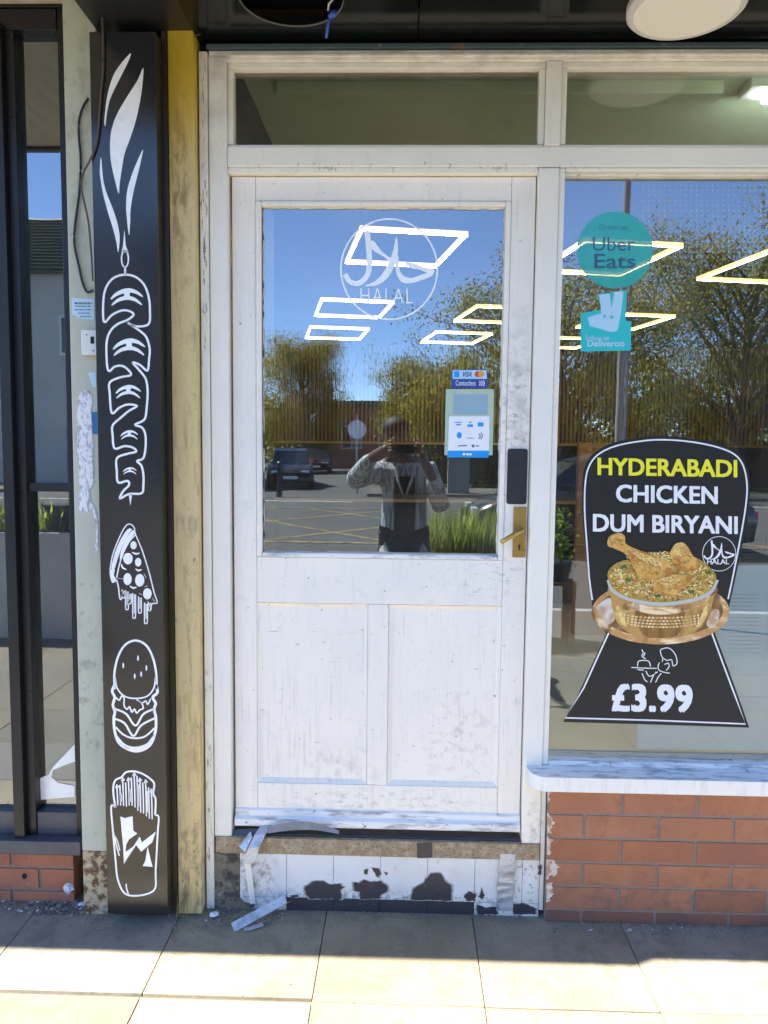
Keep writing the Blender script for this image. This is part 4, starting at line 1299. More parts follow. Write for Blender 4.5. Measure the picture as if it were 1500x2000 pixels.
tag(flat('card_scrap', Z2, [(618, 815), (668, 805), (672, 915), (650, 918), (636, 880)], -0.0508, m_card, None, None), 'small torn pale card scrap above the torn paper', 'paper')
tag(flat('sticker', Z2, [(638, 1090), (682, 1085), (690, 1245), (645, 1240)], -0.0508, m_bcard, None, None), 'small dark blue sticker beside the torn paper', 'sticker')
tag(flat('torn_paper', Z2, [(548, 985), (575, 945), (610, 940), (640, 975), (646, 1030), (636, 1090), (642, 1200), (652, 1300), (648, 1400), (656, 1500), (650, 1590), (625, 1640), (630, 1700), (640, 1760), (610, 1785), (560, 1775), (548, 1700), (560, 1640), (552, 1560), (548, 1450), (540, 1340), (546, 1200), (540, 1090)], -0.0508, m_paper, None, None, smooth=True), 'long strip of torn crumpled white paper stuck on the pilaster', 'paper')
tag(flat('tape_strip', Z2, [(640, 1720), (662, 1760), (680, 1830), (686, 1950), (684, 2000), (688, 2050), (662, 2060), (658, 2040), (672, 1990), (670, 1880), (650, 1790)], -0.0510, m_paper, None, None), 'thin strip of torn white tape hanging below the torn paper', 'tape')

# ================================================================== NEIGHBOUR'S SHOPFRONT (black aluminium)
nf = thing('neighbour_shopfront', 'black aluminium shopfront of the neighbouring shop with glossy panes', 'shopfront', (-1.6, 0.05, 0.2))
obj('stile', bx(-1.018, -0.986, -0.004, 0.07, 0.19, 2.78, 0.002), m_alu, nf)
obj('mullion', bx(-1.205, -1.172, -0.028, 0.07, 0.2305, 2.66, 0.002), m_alu, nf)
obj('mullion', bx(-1.1715, -1.145, -0.006, 0.07, 0.2305, 2.66, 0.002), m_alu, nf)
obj('head', bx(-2.9, -1.0185, -0.010, 0.07, 2.645, 2.703, 0.002), m_alu, nf)
obj('transom', bx(-1.1445, -1.0185, 0.004, 0.07, 1.313, 1.338, 0.002), m_alu, nf)
obj('bottom_rail', bx(-1.1445, -1.0185, 0.0, 0.07, 0.2305, 0.302, 0.002), m_alusill, nf)
obj('bottom_rail', bx(-2.9, -1.2055, 0.0, 0.07, 0.2305, 0.302, 0.002), m_alusill, nf)
obj('sill', bx(-2.9, -0.990, -0.045, 0.05, 0.186, 0.2300, 0.004), m_alusill, nf)
pane('window_pane', -1.1445, -1.0185, 0.025, 1.3385, 2.6445, m_glassn, nf)
pane('window_pane', -1.1445, -1.0185, 0.030, 0.3025, 1.3125, m_glassn, nf)
pane('window_pane', -2.9, -1.2055, 0.025, 0.3025, 2.6445, m_glassn, nf)
obj('end_post', bx(-2.97, -2.9005, -0.004, 0.07, 0.19, 2.78, 0.002), m_alu, nf)
# white vinyl lettering fragment low on the neighbour's pane
d = Draw(0, 1000, 3.5714, 0.0285, 0.0005)
d.fill([(250, 1870), (340, 1830), (370, 1780), (520, 1620), (524, 1740), (440, 1770), (370, 1800), (360, 1850), (410, 1890), (522, 1910), (522, 1985), (420, 1995), (255, 2010)], smooth=False)
d.out('vinyl_logo', m_vinyl, nf, 'curved piece of white vinyl low on the pane')
struct('neighbour_floor', bx(-3.0, -1.0, 0.08, 0.86, 0.1, 0.2), m_ifloor)
struct('neighbour_back_wall', bx(-3.0, -1.0, 0.80, 0.86, 0.2, 2.75), m_iwall)
struct('neighbour_ceiling', bx(-3.0, -1.0, 0.08, 0.86, 2.72, 2.78), m_iceil2)
bwn = thing('neighbour_brick_wall', 'worn orange brick base below the neighbouring black shopfront', 'wall', (-1.9, 0.05, 0))
obj('mortar', bx(-2.9, -1.036, 0.012, 0.10, 0.0, 0.1855), m_mortar, bwn)
zs_ = [0.0, 0.0405, 0.1150, 0.1855]
for r in range(3):
    xs_ = [-1.035]
    x = -1.035 - (0.11 if r == 1 else 0.2)
    while x > -2.9:
        xs_.append(x)
        x -= BL
    for a, b in zip(xs_[1:], xs_):
        brick_obj(a + 0.005, b - (0.005 if b < -1.04 else 0), zs_[r] + (0.0045 if r else 0), zs_[r + 1] - 0.0045, 0.006, 0.07, m_brickold, bwn, 'n')
d = Draw(0, 1500, 5.263, 0.0055, 0.0006)
d.ell(252, 1112, 24, 30)
d.out('drill_hole', m_dark, bwn)
d = Draw(0, 1500, 5.263, 0.0055, 0.0008)
d.fill([(650, 1225), (690, 1185), (735, 1190), (760, 1240), (735, 1262), (705, 1300), (672, 1280)], smooth=True)
d.out('paint_splash', m_paper, bwn)

# ================================================================== CANOPY and its fittings
SZ = 2.62
cn = thing('canopy', 'glossy black canopy with a plain fascia over the shopfront', 'canopy', (0.7, -0.5, SZ))
bm = nb()
HX, HY, HR = -0.312, -0.205, 0.135
# soffit sheet with a round hole
nn = 48
circ = [Vector((HX + HR * math.cos(2 * PI * k / nn), HY + HR * math.sin(2 * PI * k / nn), SZ)) for k in range(nn)]
outer = [Vector((-0.612, -0.945, SZ)), Vector((0.02, -0.945, SZ)), Vector((0.02, 0.03, SZ)), Vector((-0.612, 0.03, SZ))]
tri = tessellate_polygon([outer, circ])
allp = outer + circ
vv = [bm.verts.new(p) for p in allp]
for t in tri:
    bm.faces.new([vv[i] for i in t])
obj('soffit_sheet', bm, m_soff, cn)
obj('soffit_sheet', bx(0.024, 1.2, -0.945, 0.03, SZ, SZ + 0.004), m_soff, cn)
obj('soffit_sheet', bx(1.204, XR + 0.6, -0.945, 0.03, SZ, SZ + 0.004), m_soff, cn)
obj('soffit_sheet', bx(-0.886, -0.6125, -0.945, -0.001, SZ + 0.004, SZ + 0.008), m_fascia, cn)
obj('soffit_void', bx(-0.886, XR + 0.6, -0.945, 0.03, SZ + 0.10, SZ + 0.12), m_dark, cn)
obj('fascia', bx(-0.886, XR + 0.6, -0.965, -0.9455, SZ - 0.005, SZ + 0.75, 0.003), m_fascia, cn)
obj('roof_sheet', bx(-0.886, XR + 0.6, -0.945, 0.4, SZ + 0.70, SZ + 0.72), m_fascia, cn)
bm = nb()
ring(bm, (HX, HY, SZ - 0.0015), HR, HR + 0.002, 'z', 0.004)
obj('hole_rim', bm, m_rimdark, cn, label='pale rim of the empty round light opening')
n2 = thing('neighbour_canopy', 'canopy with beige underside over the neighbouring shop', 'canopy', (-2.0, -0.5, 2.72))
obj('soffit_sheet', bx(-3.6, -0.890, -0.985, -0.012, 2.715, 2.72), m_beige, n2)
obj('fascia', bx(-3.6, -0.8865, -1.021, -0.985, 2.700, 3.37, 0.003), m_fascia, n2)
obj('roof_sheet', bx(-3.6, -0.890, -0.985, 0.4, 3.32, 3.34), m_fascia, n2)
obj('header', bx(-3.6, -0.9865, -0.012, 0.06, 2.7045, 2.7145), m_alu, n2)
struct('upper_wall', bx(-6, 6, 0.10, 0.5, 2.76, 6.5), m_brick)

dl = thing('downlight', 'large round white ceiling light on the black soffit at top right', 'light', (0.715, -0.175, SZ - 0.03))
bm = nb()
LX, LY, LR = 0.716, -0.178, 0.149
tube(bm, [(LX, LY, SZ - 0.001), (LX, LY, SZ - 0.018), (LX, LY, SZ - 0.024)], [LR, LR, LR - 0.006], 64)
obj('rim', bm, m_trim, dl, smooth=False)
bm = nb()
tube(bm, [(LX, LY, SZ - 0.0242), (LX, LY, SZ - 0.027)], [LR - 0.018, LR - 0.024], 64)
obj('diffuser', bm, m_diff, dl)
lc = thing('dangling_cable', 'cut blue and white cable dangling from the round hole in the soffit', 'cable', (-0.24, -0.1, SZ))
bm = nb()
p0 = Vector((-0.225, -0.16, SZ + 0.10))
p1, p2, p3 = W(642, 8, -0.14), W(648, 26, -0.12), W(637, 74, -0.11)
tube(bm, [p0, p1 + Vector((0.02, 0, 0.02)), p1, W(641, 20, -0.12)], 0.003, 8)
obj('white_core', bm, m_trim, lc, smooth=True)
bm = nb()
tube(bm, [W(660, 22, -0.12), W(650, 28, -0.12), W(642, 34, -0.12)], [0.008, 0.009, 0.005], 10)
tube(bm, [W(645, 28, -0.12), W(641, 48, -0.115), p3], 0.004, 8)
obj('blue_core', bm, m_blue, lc, smooth=True)

# ================================================================== STICKERS AND POSTERS ON THE GLASS
GD = 0.0445          # just outside the door glass
hl = thing('halal_decal', 'white round halal vinyl decal on the upper door glass', 'decal', W(760, 525, GD))
d = Draw(480, 380, 2.7778, GD, 0.0003)
halal_shapes(d, 778, 405, 262)
d.out('emblem', m_vinyl, hl)
lettering('HALAL', 704, 806, 563, 592, GD - 0.0004, m_vinyl, hl, bold=-0.008, space=1.15, slope=1)

ps = thing('payment_sticker', 'small blue card payment sticker above the white payment card on the door glass', 'sticker', W(917, 740, GD))
d = Draw(0, 0, 1, GD, 0.0002)
d.fill([(882, 722), (952, 721), (953, 758), (882, 758)])
d.out('backing', m_navy, ps)
d = Draw(0, 0, 1, GD - 0.0004, 0.0002)
d.fill([(884, 723), (950, 723), (951, 740), (884, 740)])
d.out('top_band', m_paleroo, ps)
d = Draw(0, 0, 1, GD - 0.0008, 0.0002)
d.fill([(887, 725), (897, 725), (897, 737), (887, 737)])
d.out('card_logo', m_azure, ps)
lettering('VISA', 903, 922, 726, 736, GD - 0.0008, m_navy, ps, bold=0.02, slant=3)
d = Draw(0, 0, 1, GD - 0.0008, 0.0002)
d.ell(933, 731, 6, 6)
d.out('card_logo', m_red, ps)
d = Draw(0, 0, 1, GD - 0.0011, 0.0002)
d.ell(940, 731, 6, 6)
d.out('card_logo', m_orange, ps)
lettering('Contactless', 890, 929, 743, 753, GD - 0.0006, m_wtext, ps)
d = Draw(0, 0, 1, GD - 0.0006, 0.0002)
for k in range(3):
    d.stroke([(936 + 4 * k, 744 - k * 0.5), (938 + 4 * k, 748), (936 + 4 * k, 753 + k * 0.5)], 1.6)
d.out('wave_symbol', m_wtext, ps)

pc = thing('payment_card', 'white card payment sheet with blue foot in a plastic pocket on the door glass', 'card', W(917, 830, GD))
d = Draw(0, 0, 1, GD, 0.0002)
d.fill([(871, 760), (965, 760), (962, 889), (868, 889)])
d.out('plastic_pocket', m_pocket, pc)
d = Draw(0, 0, 1, GD - 0.0004, 0.0002)
d.fill([(886, 770), (953, 770), (952, 810), (885, 810)])
d.out('pocket_window', m_pocketc, pc)
d = Draw(0, 0, 1, GD - 0.0004, 0.0004)
d.fill([(877, 813), (956, 813), (955, 880), (875, 880)])
d.out('sheet', m_whitep, pc)
d = Draw(0, 0, 1, GD - 0.0004, 0.0004)
d.fill([(875, 880.3), (955, 880.3), (954, 894), (873, 893)])
d.out('blue_foot', m_azure, pc)
d = Draw(0, 0, 1, GD - 0.0010, 0.0002)
d.fill([(888, 824), (902, 824), (902, 826), (888, 826)])
d.fill([(891, 828), (900, 828), (900, 831), (891, 831)])
d.fill([(913, 829), (924, 829), (924, 834), (913, 834)])
d.fill([(933, 825), (944, 825), (944, 833), (933, 833)])
d.out('payment_logo', m_azure, pc)
d = Draw(0, 0, 1, GD - 0.0010, 0.0002)
d.ell(897, 850, 5, 6)
d.out('payment_logo', m_azure, pc)
d = Draw(0, 0, 1, GD - 0.0010, 0.0002)
d.stroke([(916, 824), (918, 826), (921, 823)], 1.5)
d.out('payment_print', m_ink, pc)
d = Draw(0, 0, 1, GD - 0.0010, 0.0002)
d.fill([(912, 855), (925, 855), (925, 856.3), (912, 856.3)])
d.out('payment_print', m_ink, pc)
for q in ([(935, 847), (938, 852), (935, 857)], [(939, 845), (942, 851), (939, 858)]):
    d = Draw(0, 0, 1, GD - 0.0010, 0.0002)
    d.stroke(q, 2)
    d.out('payment_print', m_ink, pc)
d = Draw(0, 0, 1, GD - 0.0010, 0.0002)
d.ell(924, 871, 3, 3)
d.out('payment_print', m_ink, pc)
d = Draw(0, 0, 1, GD - 0.0010, 0.0002)
d.fill([(895, 870), (912, 869), (912, 871.5), (895, 872)])
d.out('payment_print', m_ink, pc)
d = Draw(0, 0, 1, GD - 0.0010, 0.0002)
d.fill([(929, 870), (936, 870), (936, 872), (929, 872)])
d.out('payment_print', m_ink, pc)
d = Draw(0, 0, 1, GD - 0.0010, 0.0002)
d.ell(906, 887, 2.6, 2.6)
d.fill([(910, 885.5), (922, 885.5), (922, 889), (910, 889)])
d.out('foot_logo', m_wtext, pc)

GW = 0.0395          # just outside the window glass
rs = thing('round_sticker', 'round translucent turquoise delivery sticker on the window glass', 'sticker', W(1202, 488, GW))
d = Draw(0, 0, 1, GW, 0.0003)
d.ell(1201, 488, 74, 75, n=48)
d.out('film', m_disc, rs)
lettering('Order on', 1170, 1226, 438, 449, GW - 0.0006, m_darktxt, rs, bold=-0.012)
lettering('Uber', 1158, 1240, 463, 490, GW - 0.0006, m_darktxt, rs, bold=-0.004)
lettering('Eats', 1161, 1241, 496, 524, GW - 0.0006, m_darktxt, rs, bold=0.006)
ks = thing('teal_sticker', 'teal delivery sticker with a pale animal-head emblem below the round sticker', 'sticker', W(1183, 630, GW))
ZW = (1050, 320, 3.3333)
d = Draw(*ZW, GW, 0.0003)
d.fill([(280, 972), (400, 952), (415, 940), (388, 852), (582, 820), (572, 1020), (610, 1030), (606, 1216), (280, 1221)])
d.out('film', m_teal, ks)
d = Draw(*ZW, GW - 0.0005, 0.0003)
d.fill([(402, 852), (470, 845), (481, 940), (500, 832), (560, 830), (545, 960), (520, 1086), (480, 1095), (340, 1055), (325, 1000), (415, 972)])
d.out('emblem', m_paleroo, ks)
d = Draw(*ZW, GW - 0.0010, 0.0002)
d.ell(436, 992, 9, 9)
d.ell(482, 998, 11, 11)
d.out('emblem_eyes', m_teal, ks)
lettering('Follow on', 1144, 1190, 655, 665, GW - 0.0006, m_paleroo, ks, bold=0.01)
lettering('Deliveroo', 1147, 1220, 664, 677, GW - 0.0006, m_paleroo, ks, bold=0.03)

# faint dotted band along the top of the window
d = Draw(0, 0, 1, GW, 0.0002)
r_ = random.Random(9)
for iy in range(15):
    for ix in range(46):
        if ix * 10.4 > 8 + 0.10 * (iy - 7) ** 2 * 2:
            d.ell(1236 + ix * 10.4, 362 + iy * 10.0, 1.7, 1.7, n=6)
o = d.out('dot_film', m_dots, None)
tag(o, 'faint grid of tiny white dots across the upper window glass', 'film', kind='stuff')

# biryani poster
bp = thing('food_poster', 'black shaped window poster with a bowl of rice and chicken and a price', 'poster', W(1290, 1410, GW))
OUT = [(1137, 945), (1143, 908), (1163, 882), (1200, 864), (1255, 854), (1300, 852), (1350, 856), (1402, 866), (1440, 883), (1458, 908), (1465, 948), (1462, 992), (1450, 1062), (1436, 1130), (1427, 1170), (1420, 1205), (1396, 1236), (1420, 1300), (1444, 1366), (1463, 1421), (1400, 1419), (1280, 1415), (1100, 1410), (1122, 1372), (1150, 1312), (1184, 1238), (1160, 1198), (1150, 1140), (1142, 1060), (1137, 1000)]
d = Draw(0, 0, 1, GW, 0.0008)
d.fill(catmull(OUT[:15], False, 5) + OUT[15:20] + OUT[20:24] + OUT[24:])
d.out('board', m_post, bp)
d = Draw(0, 0, 1, GW - 0.0010, 0.0002)
d.stroke([(1157, 1172), (1151, 1130), (1146, 1060), (1142, 1000), (1143, 945), (1150, 912), (1168, 888), (1203, 871), (1256, 861), (1300, 859), (1350, 863), (1400, 873), (1435, 888), (1452, 911), (1459, 948), (1456, 992), (1444, 1062), (1431, 1128), (1422, 1170)], 3)
d.stroke([(1189, 1236), (1168, 1282), (1140, 1344), (1104, 1402), (1280, 1407), (1456, 1414), (1436, 1360), (1412, 1296), (1390, 1236)], 3, smooth=False)
d.out('border_line', m_wtext, bp)
PT = GW - 0.0012
lettering('HYDERABADI', 1167, 1440, 896, 930, PT, m_ytext, bp, bold=0.028, slope=4.5)
lettering('CHICKEN', 1203, 1402, 948, 983, PT, m_wtext, bp, bold=0.028, slope=4)
lettering('DUM BIRYANI', 1158, 1441, 1006, 1041, PT, m_wtext, bp, bold=0.028, slope=5)
lettering('£3.99', 1195, 1353, 1336, 1391, PT, m_wtext, bp, bold=0.042, slope=3, space=1.06)
ZP = (1050, 1000, 3.3333)
d = Draw(*ZP, PT, 0.0002)
halal_shapes(d, 1182, 272, 108)
d.out('halal_emblem', m_wtext, bp)
lettering('HALAL', 1381, 1424, 1092, 1102, PT - 0.0003, m_wtext, bp, bold=0.02)
d = Draw(*ZP, PT, 0.0002)
d.ell(802, 650, 448, 212, n=64)
d.out('plate_picture', m_gold, bp)
d = Draw(*ZP, PT - 0.0003, 0.0001)
d.ell(802, 640, 405, 176, n=64)
d.out('plate_well', m_platein, bp)
d = Draw(*ZP, PT - 0.0004, 0.0002)
d.fill([(385, 640), (400, 600), (470, 560), (500, 620), (500, 700), (450, 730)], smooth=True)
d.out('plate_shine', m_shine, bp)
d = Draw(*ZP, PT - 0.0004, 0.0002)
d.fill([(1100, 730), (1140, 640), (1180, 640), (1178, 700), (1140, 750)], smooth=True)
d.out('plate_shine', m_shine, bp)
d = Draw(*ZP, PT - 0.0008, 0.0002)
d.fill([(480, 480), (478, 560), (490, 640), (520, 720), (600, 790), (700, 818), (800, 824), (910, 818), (1010, 790), (1090, 720), (1125, 640), (1145, 560), (1150, 480), (800, 420)], smooth=True)
d.out('bowl_picture', m_gold2, bp)
d = Draw(*ZP, PT - 0.0010, 0.0001)
d.fill([(640, 640), (700, 660), (800, 668), (900, 660), (960, 642), (940, 740), (900, 808), (800, 820), (700, 808), (655, 740)], smooth=True)
d.out('bowl_shade', m_bowlsh, bp)
d = Draw(*ZP, PT - 0.00115, 0.0001)
for row in range(4):
    for k in range(23):
        u = -1 + 2 * (k + 0.5 * (row % 2)) / 22.5
        if abs(u) < 0.97:
            x = 812 + u * (300 - 14 * row)
            y = 668 + 20 * row + 48 * math.sqrt(1 - u * u) - 26
            d.ell(x, y, 9.5 * math.sqrt(1.02 - u * u) + 1.5, 6.5, n=8)
o = d.out('bowl_dimples', m_dimple, bp)
o['kind'] = 'stuff'
for x0_, y0_ in ((520, 610), (1100, 610)):
    d = Draw(*ZP, PT - 0.0011, 0.0001)
    d.stroke([(x0_, y0_), (x0_ + (802 - x0_) * 0.06, y0_ + 70), (x0_ + (802 - x0_) * 0.22, y0_ + 140)], 34, taper=True)
    d.out('bowl_shine', m_chickl, bp)
d = Draw(*ZP, PT - 0.0012, 0.0002)
d.stroke([(470, 500), (560, 575), (680, 628), (800, 645), (930, 632), (1050, 590), (1150, 500)], 46)
d.out('bowl_neck', m_gold, bp)
d = Draw(*ZP, PT - 0.0016, 0.0002)
d.stroke([(462, 440), (490, 510), (580, 560), (700, 590), (810, 598), (930, 588), (1050, 560), (1130, 515), (1168, 440)], 26)
d.out('bowl_rim', m_rim, bp)
d = Draw(*ZP, PT - 0.0020, 0.0002)
d.fill([(455, 400), (490, 350), (560, 315), (680, 300), (720, 262), (800, 262), (870, 262), (960, 270), (1040, 300), (1110, 350), (1155, 400), (1160, 450), (1120, 510), (1040, 552), (930, 578), (810, 588), (700, 580), (580, 552), (500, 505), (466, 450)], smooth=True)
d.out('rice_picture', m_rice, bp)
r_ = random.Random(12)
for gi in range(4):
    d = Draw(*ZP, PT - 0.0023 - 0.0002 * gi, 0.0001)
    for _ in range(210):
        a = r_.uniform(0, 2 * PI)
        q = math.sqrt(r_.random())
        x, y = 808 + 335 * q * math.cos(a), 440 + 150 * q * math.sin(a) - (30 if abs(math.cos(a)) < 0.6 else 0)
        an = r_.uniform(0, PI)
        ln = r_.uniform(9, 17)
        d.stroke([(x - ln * math.cos(an), y - ln * math.sin(an) * 0.7), (x + r_.uniform(-3, 3), y + r_.uniform(-3, 3)), (x + ln * math.cos(an), y + ln * math.sin(an) * 0.7)], r_.uniform(5, 8), smooth=False)
    o = d.out('rice_grains', m_grain[gi], bp)
    o['kind'] = 'stuff'
for x, y in ((585, 440), (1110, 395), (780, 545), (560, 355), (1000, 520)):
    d = Draw(*ZP, PT - 0.0034, 0.0002)
    d.fill([(x - 22, y + 2), (x - 12, y - 8), (x - 2, y - 4), (x + 6, y - 15), (x + 14, y - 4), (x + 28, y - 6), (x + 18, y + 4), (x + 22, y + 14), (x + 4, y + 8), (x - 8, y + 14), (x - 10, y + 5)])
    d.out('herb_leaf', m_herb, bp)
d = Draw(*ZP, PT - 0.0038, 0.0002)
d.fill([(455, 215), (470, 155), (530, 135), (568, 158), (575, 205), (640, 240), (720, 268), (800, 300), (856, 335), (880, 385), (855, 412), (780, 442), (720, 442), (662, 420), (630, 370), (600, 310), (565, 268), (500, 238)], smooth=True)
d.out('chicken_piece', m_chick, bp)
d = Draw(*ZP, PT - 0.0038, 0.0002)
d.fill([(865, 285), (890, 215), (942, 198), (980, 230), (1012, 285), (1062, 330), (1022, 380), (930, 372)], smooth=True)
d.out('chicken_piece', m_chick, bp)
d = Draw(*ZP, PT - 0.0038, 0.0002)
d.fill([(755, 460), (790, 425), (870, 408), (990, 412), (1004, 450), (950, 502), (880, 542), (800, 536), (758, 506)], smooth=True)
d.out('chicken_piece', m_chick, bp)
d = Draw(*ZP, PT - 0.0042, 0.0002)
d.fill([(590, 240), (660, 262), (740, 290), (810, 330), (800, 360), (720, 330), (640, 290)], smooth=True)
d.out('chicken_highlight', m_chickl, bp)
d = Draw(*ZP, PT - 0.0042, 0.0002)
d.fill([(475, 165), (520, 145), (550, 165), (530, 185), (490, 195)], smooth=True)
d.out('chicken_highlight', m_chickl, bp)
d = Draw(*ZP, PT - 0.0042, 0.0002)
d.fill([(890, 240), (930, 212), (960, 235), (960, 280), (915, 290)], smooth=True)
d.out('chicken_highlight', m_chickl, bp)
d = Draw(*ZP, PT - 0.0042, 0.0002)
d.fill([(790, 440), (860, 425), (930, 425), (900, 460), (820, 480)], smooth=True)
d.out('chicken_highlight', m_chickl, bp)
r_ = random.Random(41)
for gi, gm in ((0, m_spice), (1, m_chickl), (2, m_spice2)):
    d = Draw(*ZP, PT - 0.0046 - 0.0002 * gi, 0.0001)
    for cx, cy, rx, ry, an, n_ in ((690, 330, 130, 52, 0.55, 70), (520, 195, 45, 30, 0.5, 14), (945, 290, 62, 62, 0.6, 34), (870, 470, 95, 45, -0.15, 44)):
        for _ in range(n_):
            a, q = r_.uniform(0, 2 * PI), math.sqrt(r_.random())
            u, v = rx * q * math.cos(a), ry * q * math.sin(a)
            x, y = cx + u * math.cos(an) - v * math.sin(an), cy + u * math.sin(an) + v * math.cos(an)
            ln = r_.uniform(4, 13)
            b_ = an + r_.uniform(-0.5, 0.5)
            d.stroke([(x - ln * math.cos(b_), y - ln * math.sin(b_)), (x, y + r_.uniform(-2, 2)), (x + ln * math.cos(b_), y + ln * math.sin(b_))], r_.uniform(3, 7), smooth=False, taper=True)
    o = d.out('spice_specks', gm, bp)
    o['kind'] = 'stuff'
d = Draw(*ZP, PT, 0.0002)
for p in ([(800, 895), (850, 885), (892, 920), (908, 980), (882, 1002), (872, 962), (840, 965), (808, 940), (798, 897)], [(792, 980), (784, 1010), (800, 1036), (860, 1050)], [(826, 992), (850, 985), (856, 1006), (838, 1032)], [(815, 945), (812, 975)], [(610, 1012), (690, 1016), (775, 1018)],
          [(650, 1006), (660, 970), (720, 970), (735, 1006)], [(678, 895), (688, 918), (678, 938), (702, 955)], [(700, 915), (690, 940)], [(680, 1050), (698, 1092), (716, 1106)], [(704, 1034), (730, 1070), (782, 1040)], [(735, 1110), (752, 1070), (772, 1040)], [(768, 1110), (785, 1075), (805, 1050)], [(650, 1026), (690, 1030)]):
    d.stroke(p, 6)
d.out('chef_drawing', m_wtext, bp, 'white line drawing of a cook carrying a tray')

# pale menu sheet behind the window glass
mn = thing('menu_sheet', 'pale blue paper menu stuck inside the window glass behind the black poster', 'paper', W(1400, 1470, 0.05))
d = Draw(0, 0, 1, 0.0495, -0.0006)
d.fill([(1246, 1250), (1400, 1240), (1420, 1105), (1700, 1100), (1700, 1472), (1245, 1462)])
d.out('sheet', m_menu, mn)
d = Draw(0, 0, 1, 0.0490, -0.0002)
r_ = random.Random(3)
for i in range(16):
    y = 1160 + i * 7.5
    d.fill([(1424, y), (1424 + r_.uniform(40, 62), y + 0.4), (1484, y + 2.4), (1424, y + 2.0)])
    d.fill([(1496, y), (1496 + r_.uniform(60, 120), y + 0.4), (1560, y + 2.4), (1496, y + 2.0)])
d.out('print_lines', mat('faded_print', (0.38, 0.50, 0.56), 0.6), mn)

# ================================================================== INTERIOR
FZ = 0.243
struct('shop_floor', bx(-3.3, 4.3, 0.95, 7.1, 0.05, FZ - 0.003), m_ifloor)
struct('shop_floor_front', bx(-0.70, 4.3, 0.30, 0.9495, 0.05, FZ - 0.003), m_ifloor)
struct('shop_ceiling', bx(-0.70, 4.3, 0.131, 1.05, 2.66, 2.74), m_iceil)
struct('shop_ceiling_rear', bx(-3.3, 4.3, 1.0505, 7.1, 2.655, 2.74), m_iceil2)  # dark colour keeps the lit rear ceiling from veiling the sky reflection
struct('shop_side_wall', bx(-0.566, -0.545, 0.111, 0.90, FZ, 2.659), m_iwall)
struct('shop_front_wall', bx(-3.3, -0.5665, 0.88, 0.94, FZ, 2.6545), m_iwall)
struct('shop_side_wall_rear', bx(-3.36, -3.301, 0.88, 7.1, FZ, 2.70), m_iwall)
struct('shop_end_wall', bx(4.301, 4.36, 0.1, 7.1, 0.0, 2.70), m_iwall)
struct('shop_front_pier', bx(XR + 0.001, 4.3, 0.0, 0.14, 0.0, 2.74), m_farbrick)
bwall = struct('shop_back_wall', bx(-3.3, 4.3, 6.90, 7.1, FZ, 2.6545), m_slatback)
b = nb()
box(b, -0.011, 0.011, -0.03, 0, 0, 1.12, 0.002)
me = bpy.data.meshes.new('slat')
b.to_mesh(me)
b.free()
me.materials.append(m_slat)
for k in range(158):
    inst('slat', me, (-3.27 + k * 0.0475, 6.8995, 1.53), bwall)
obj('dado_trim', bx(-3.3, 4.3, 6.85, 6.899, 1.495, 1.525), m_goldtrim, bwall)
ib = thing('ceiling_box', 'pale boxed blind rail under the shop ceiling behind the transom panes', 'rail', (0.3, 0.35, 2.6))
obj('box', bx(-0.44, 1.02, 0.33, 0.41, 2.615, 2.659, 0.004), m_iceil, ib)
tl = thing('tube_light', 'bright fluorescent tube light behind the right transom pane', 'light', (1.5, 0.36, 2.6))
obj('housing', bx(1.10, 2.2, 0.31, 0.41, 2.628, 2.659, 0.004), m_switch, tl)
bm = nb()
tube(bm, [(1.16, 0.36, 2.610), (2.15, 0.36, 2.610)], 0.014, 12)
obj('tube', bm, m_tube, tl)
# LED frames
LED = [(-0.03, 1.92, 'nearest LED frame behind the halal decal'), (-0.42, 3.72, 'middle LED frame of the left row'), (-0.66, 5.0, 'farthest LED frame of the left row'),
       (1.10, 2.12, 'LED frame behind the round turquoise sticker'), (0.72, 3.95, 'middle LED frame of the centre row'), (0.47, 5.25, 'farthest LED frame of the centre row'),
       (2.12, 2.32, 'nearest LED frame at the right of the window'), (1.80, 4.25, 'middle LED frame of the right row'), (1.58, 5.55, 'farthest LED frame of the right row')]
bm = nb()
tube(bm, [(0, 0, 0), (0, 0, 0.126)], 0.0015, 5)
wire_me = bpy.data.meshes.new('hanging_wire')
bm.to_mesh(wire_me)
bm.free()
wire_me.materials.append(m_cable)
for x, y, lb in LED:
    t = thing('led_frame', 'lit rectangular ' + lb, 'light', (x, y, 2.52), 'lit rectangular frame lights')
    t.rotation_euler = (0, 0, rad(10.5))
    for (a0, a1, b0, b1) in ((-0.27, 0.27, -0.35, -0.332), (-0.27, 0.27, 0.332, 0.35), (-0.27, -0.252, -0.3315, 0.3315), (0.252, 0.27, -0.3315, 0.3315)):
        bm = bx(a0, a1, b0, b1, -0.010, 0.010)
        lx = a1 - a0 > 0.1
        mx_, my_ = (a0 + a1) / 2, (b0 + b1) / 2
        core = (a0, a1, my_ - 0.0045, my_ + 0.0045) if lx else (mx_ - 0.0045, mx_ + 0.0045, b0, b1)
        box(bm, *core, -0.0135, -0.0105, mi=1)
        me = bpy.data.meshes.new('light_bar')
        bm.to_mesh(me)
        bm.free()
        me.materials.append(m_ledglow)
        me.materials.append(m_led)
        o = bpy.data.objects.new('light_bar', me)
        C.objects.link(o)
        o.parent = t
    for sx, sy in ((-0.26, -0.34), (0.26, -0.34), (-0.26, 0.34), (0.26, 0.34)):
        o = bpy.data.objects.new('hanging_wire', wire_me)
        C.objects.link(o)
        o.parent = t
        o.location = (sx, sy, 0.009)
ct = thing('counter', 'dark serving counter inside the shop with a gold edge', 'counter', (0.2, 3.9, FZ))
obj('body', bx(-1.9, 2.0, 3.7, 4.2, FZ, 1.03, 0.006), m_counter, ct)
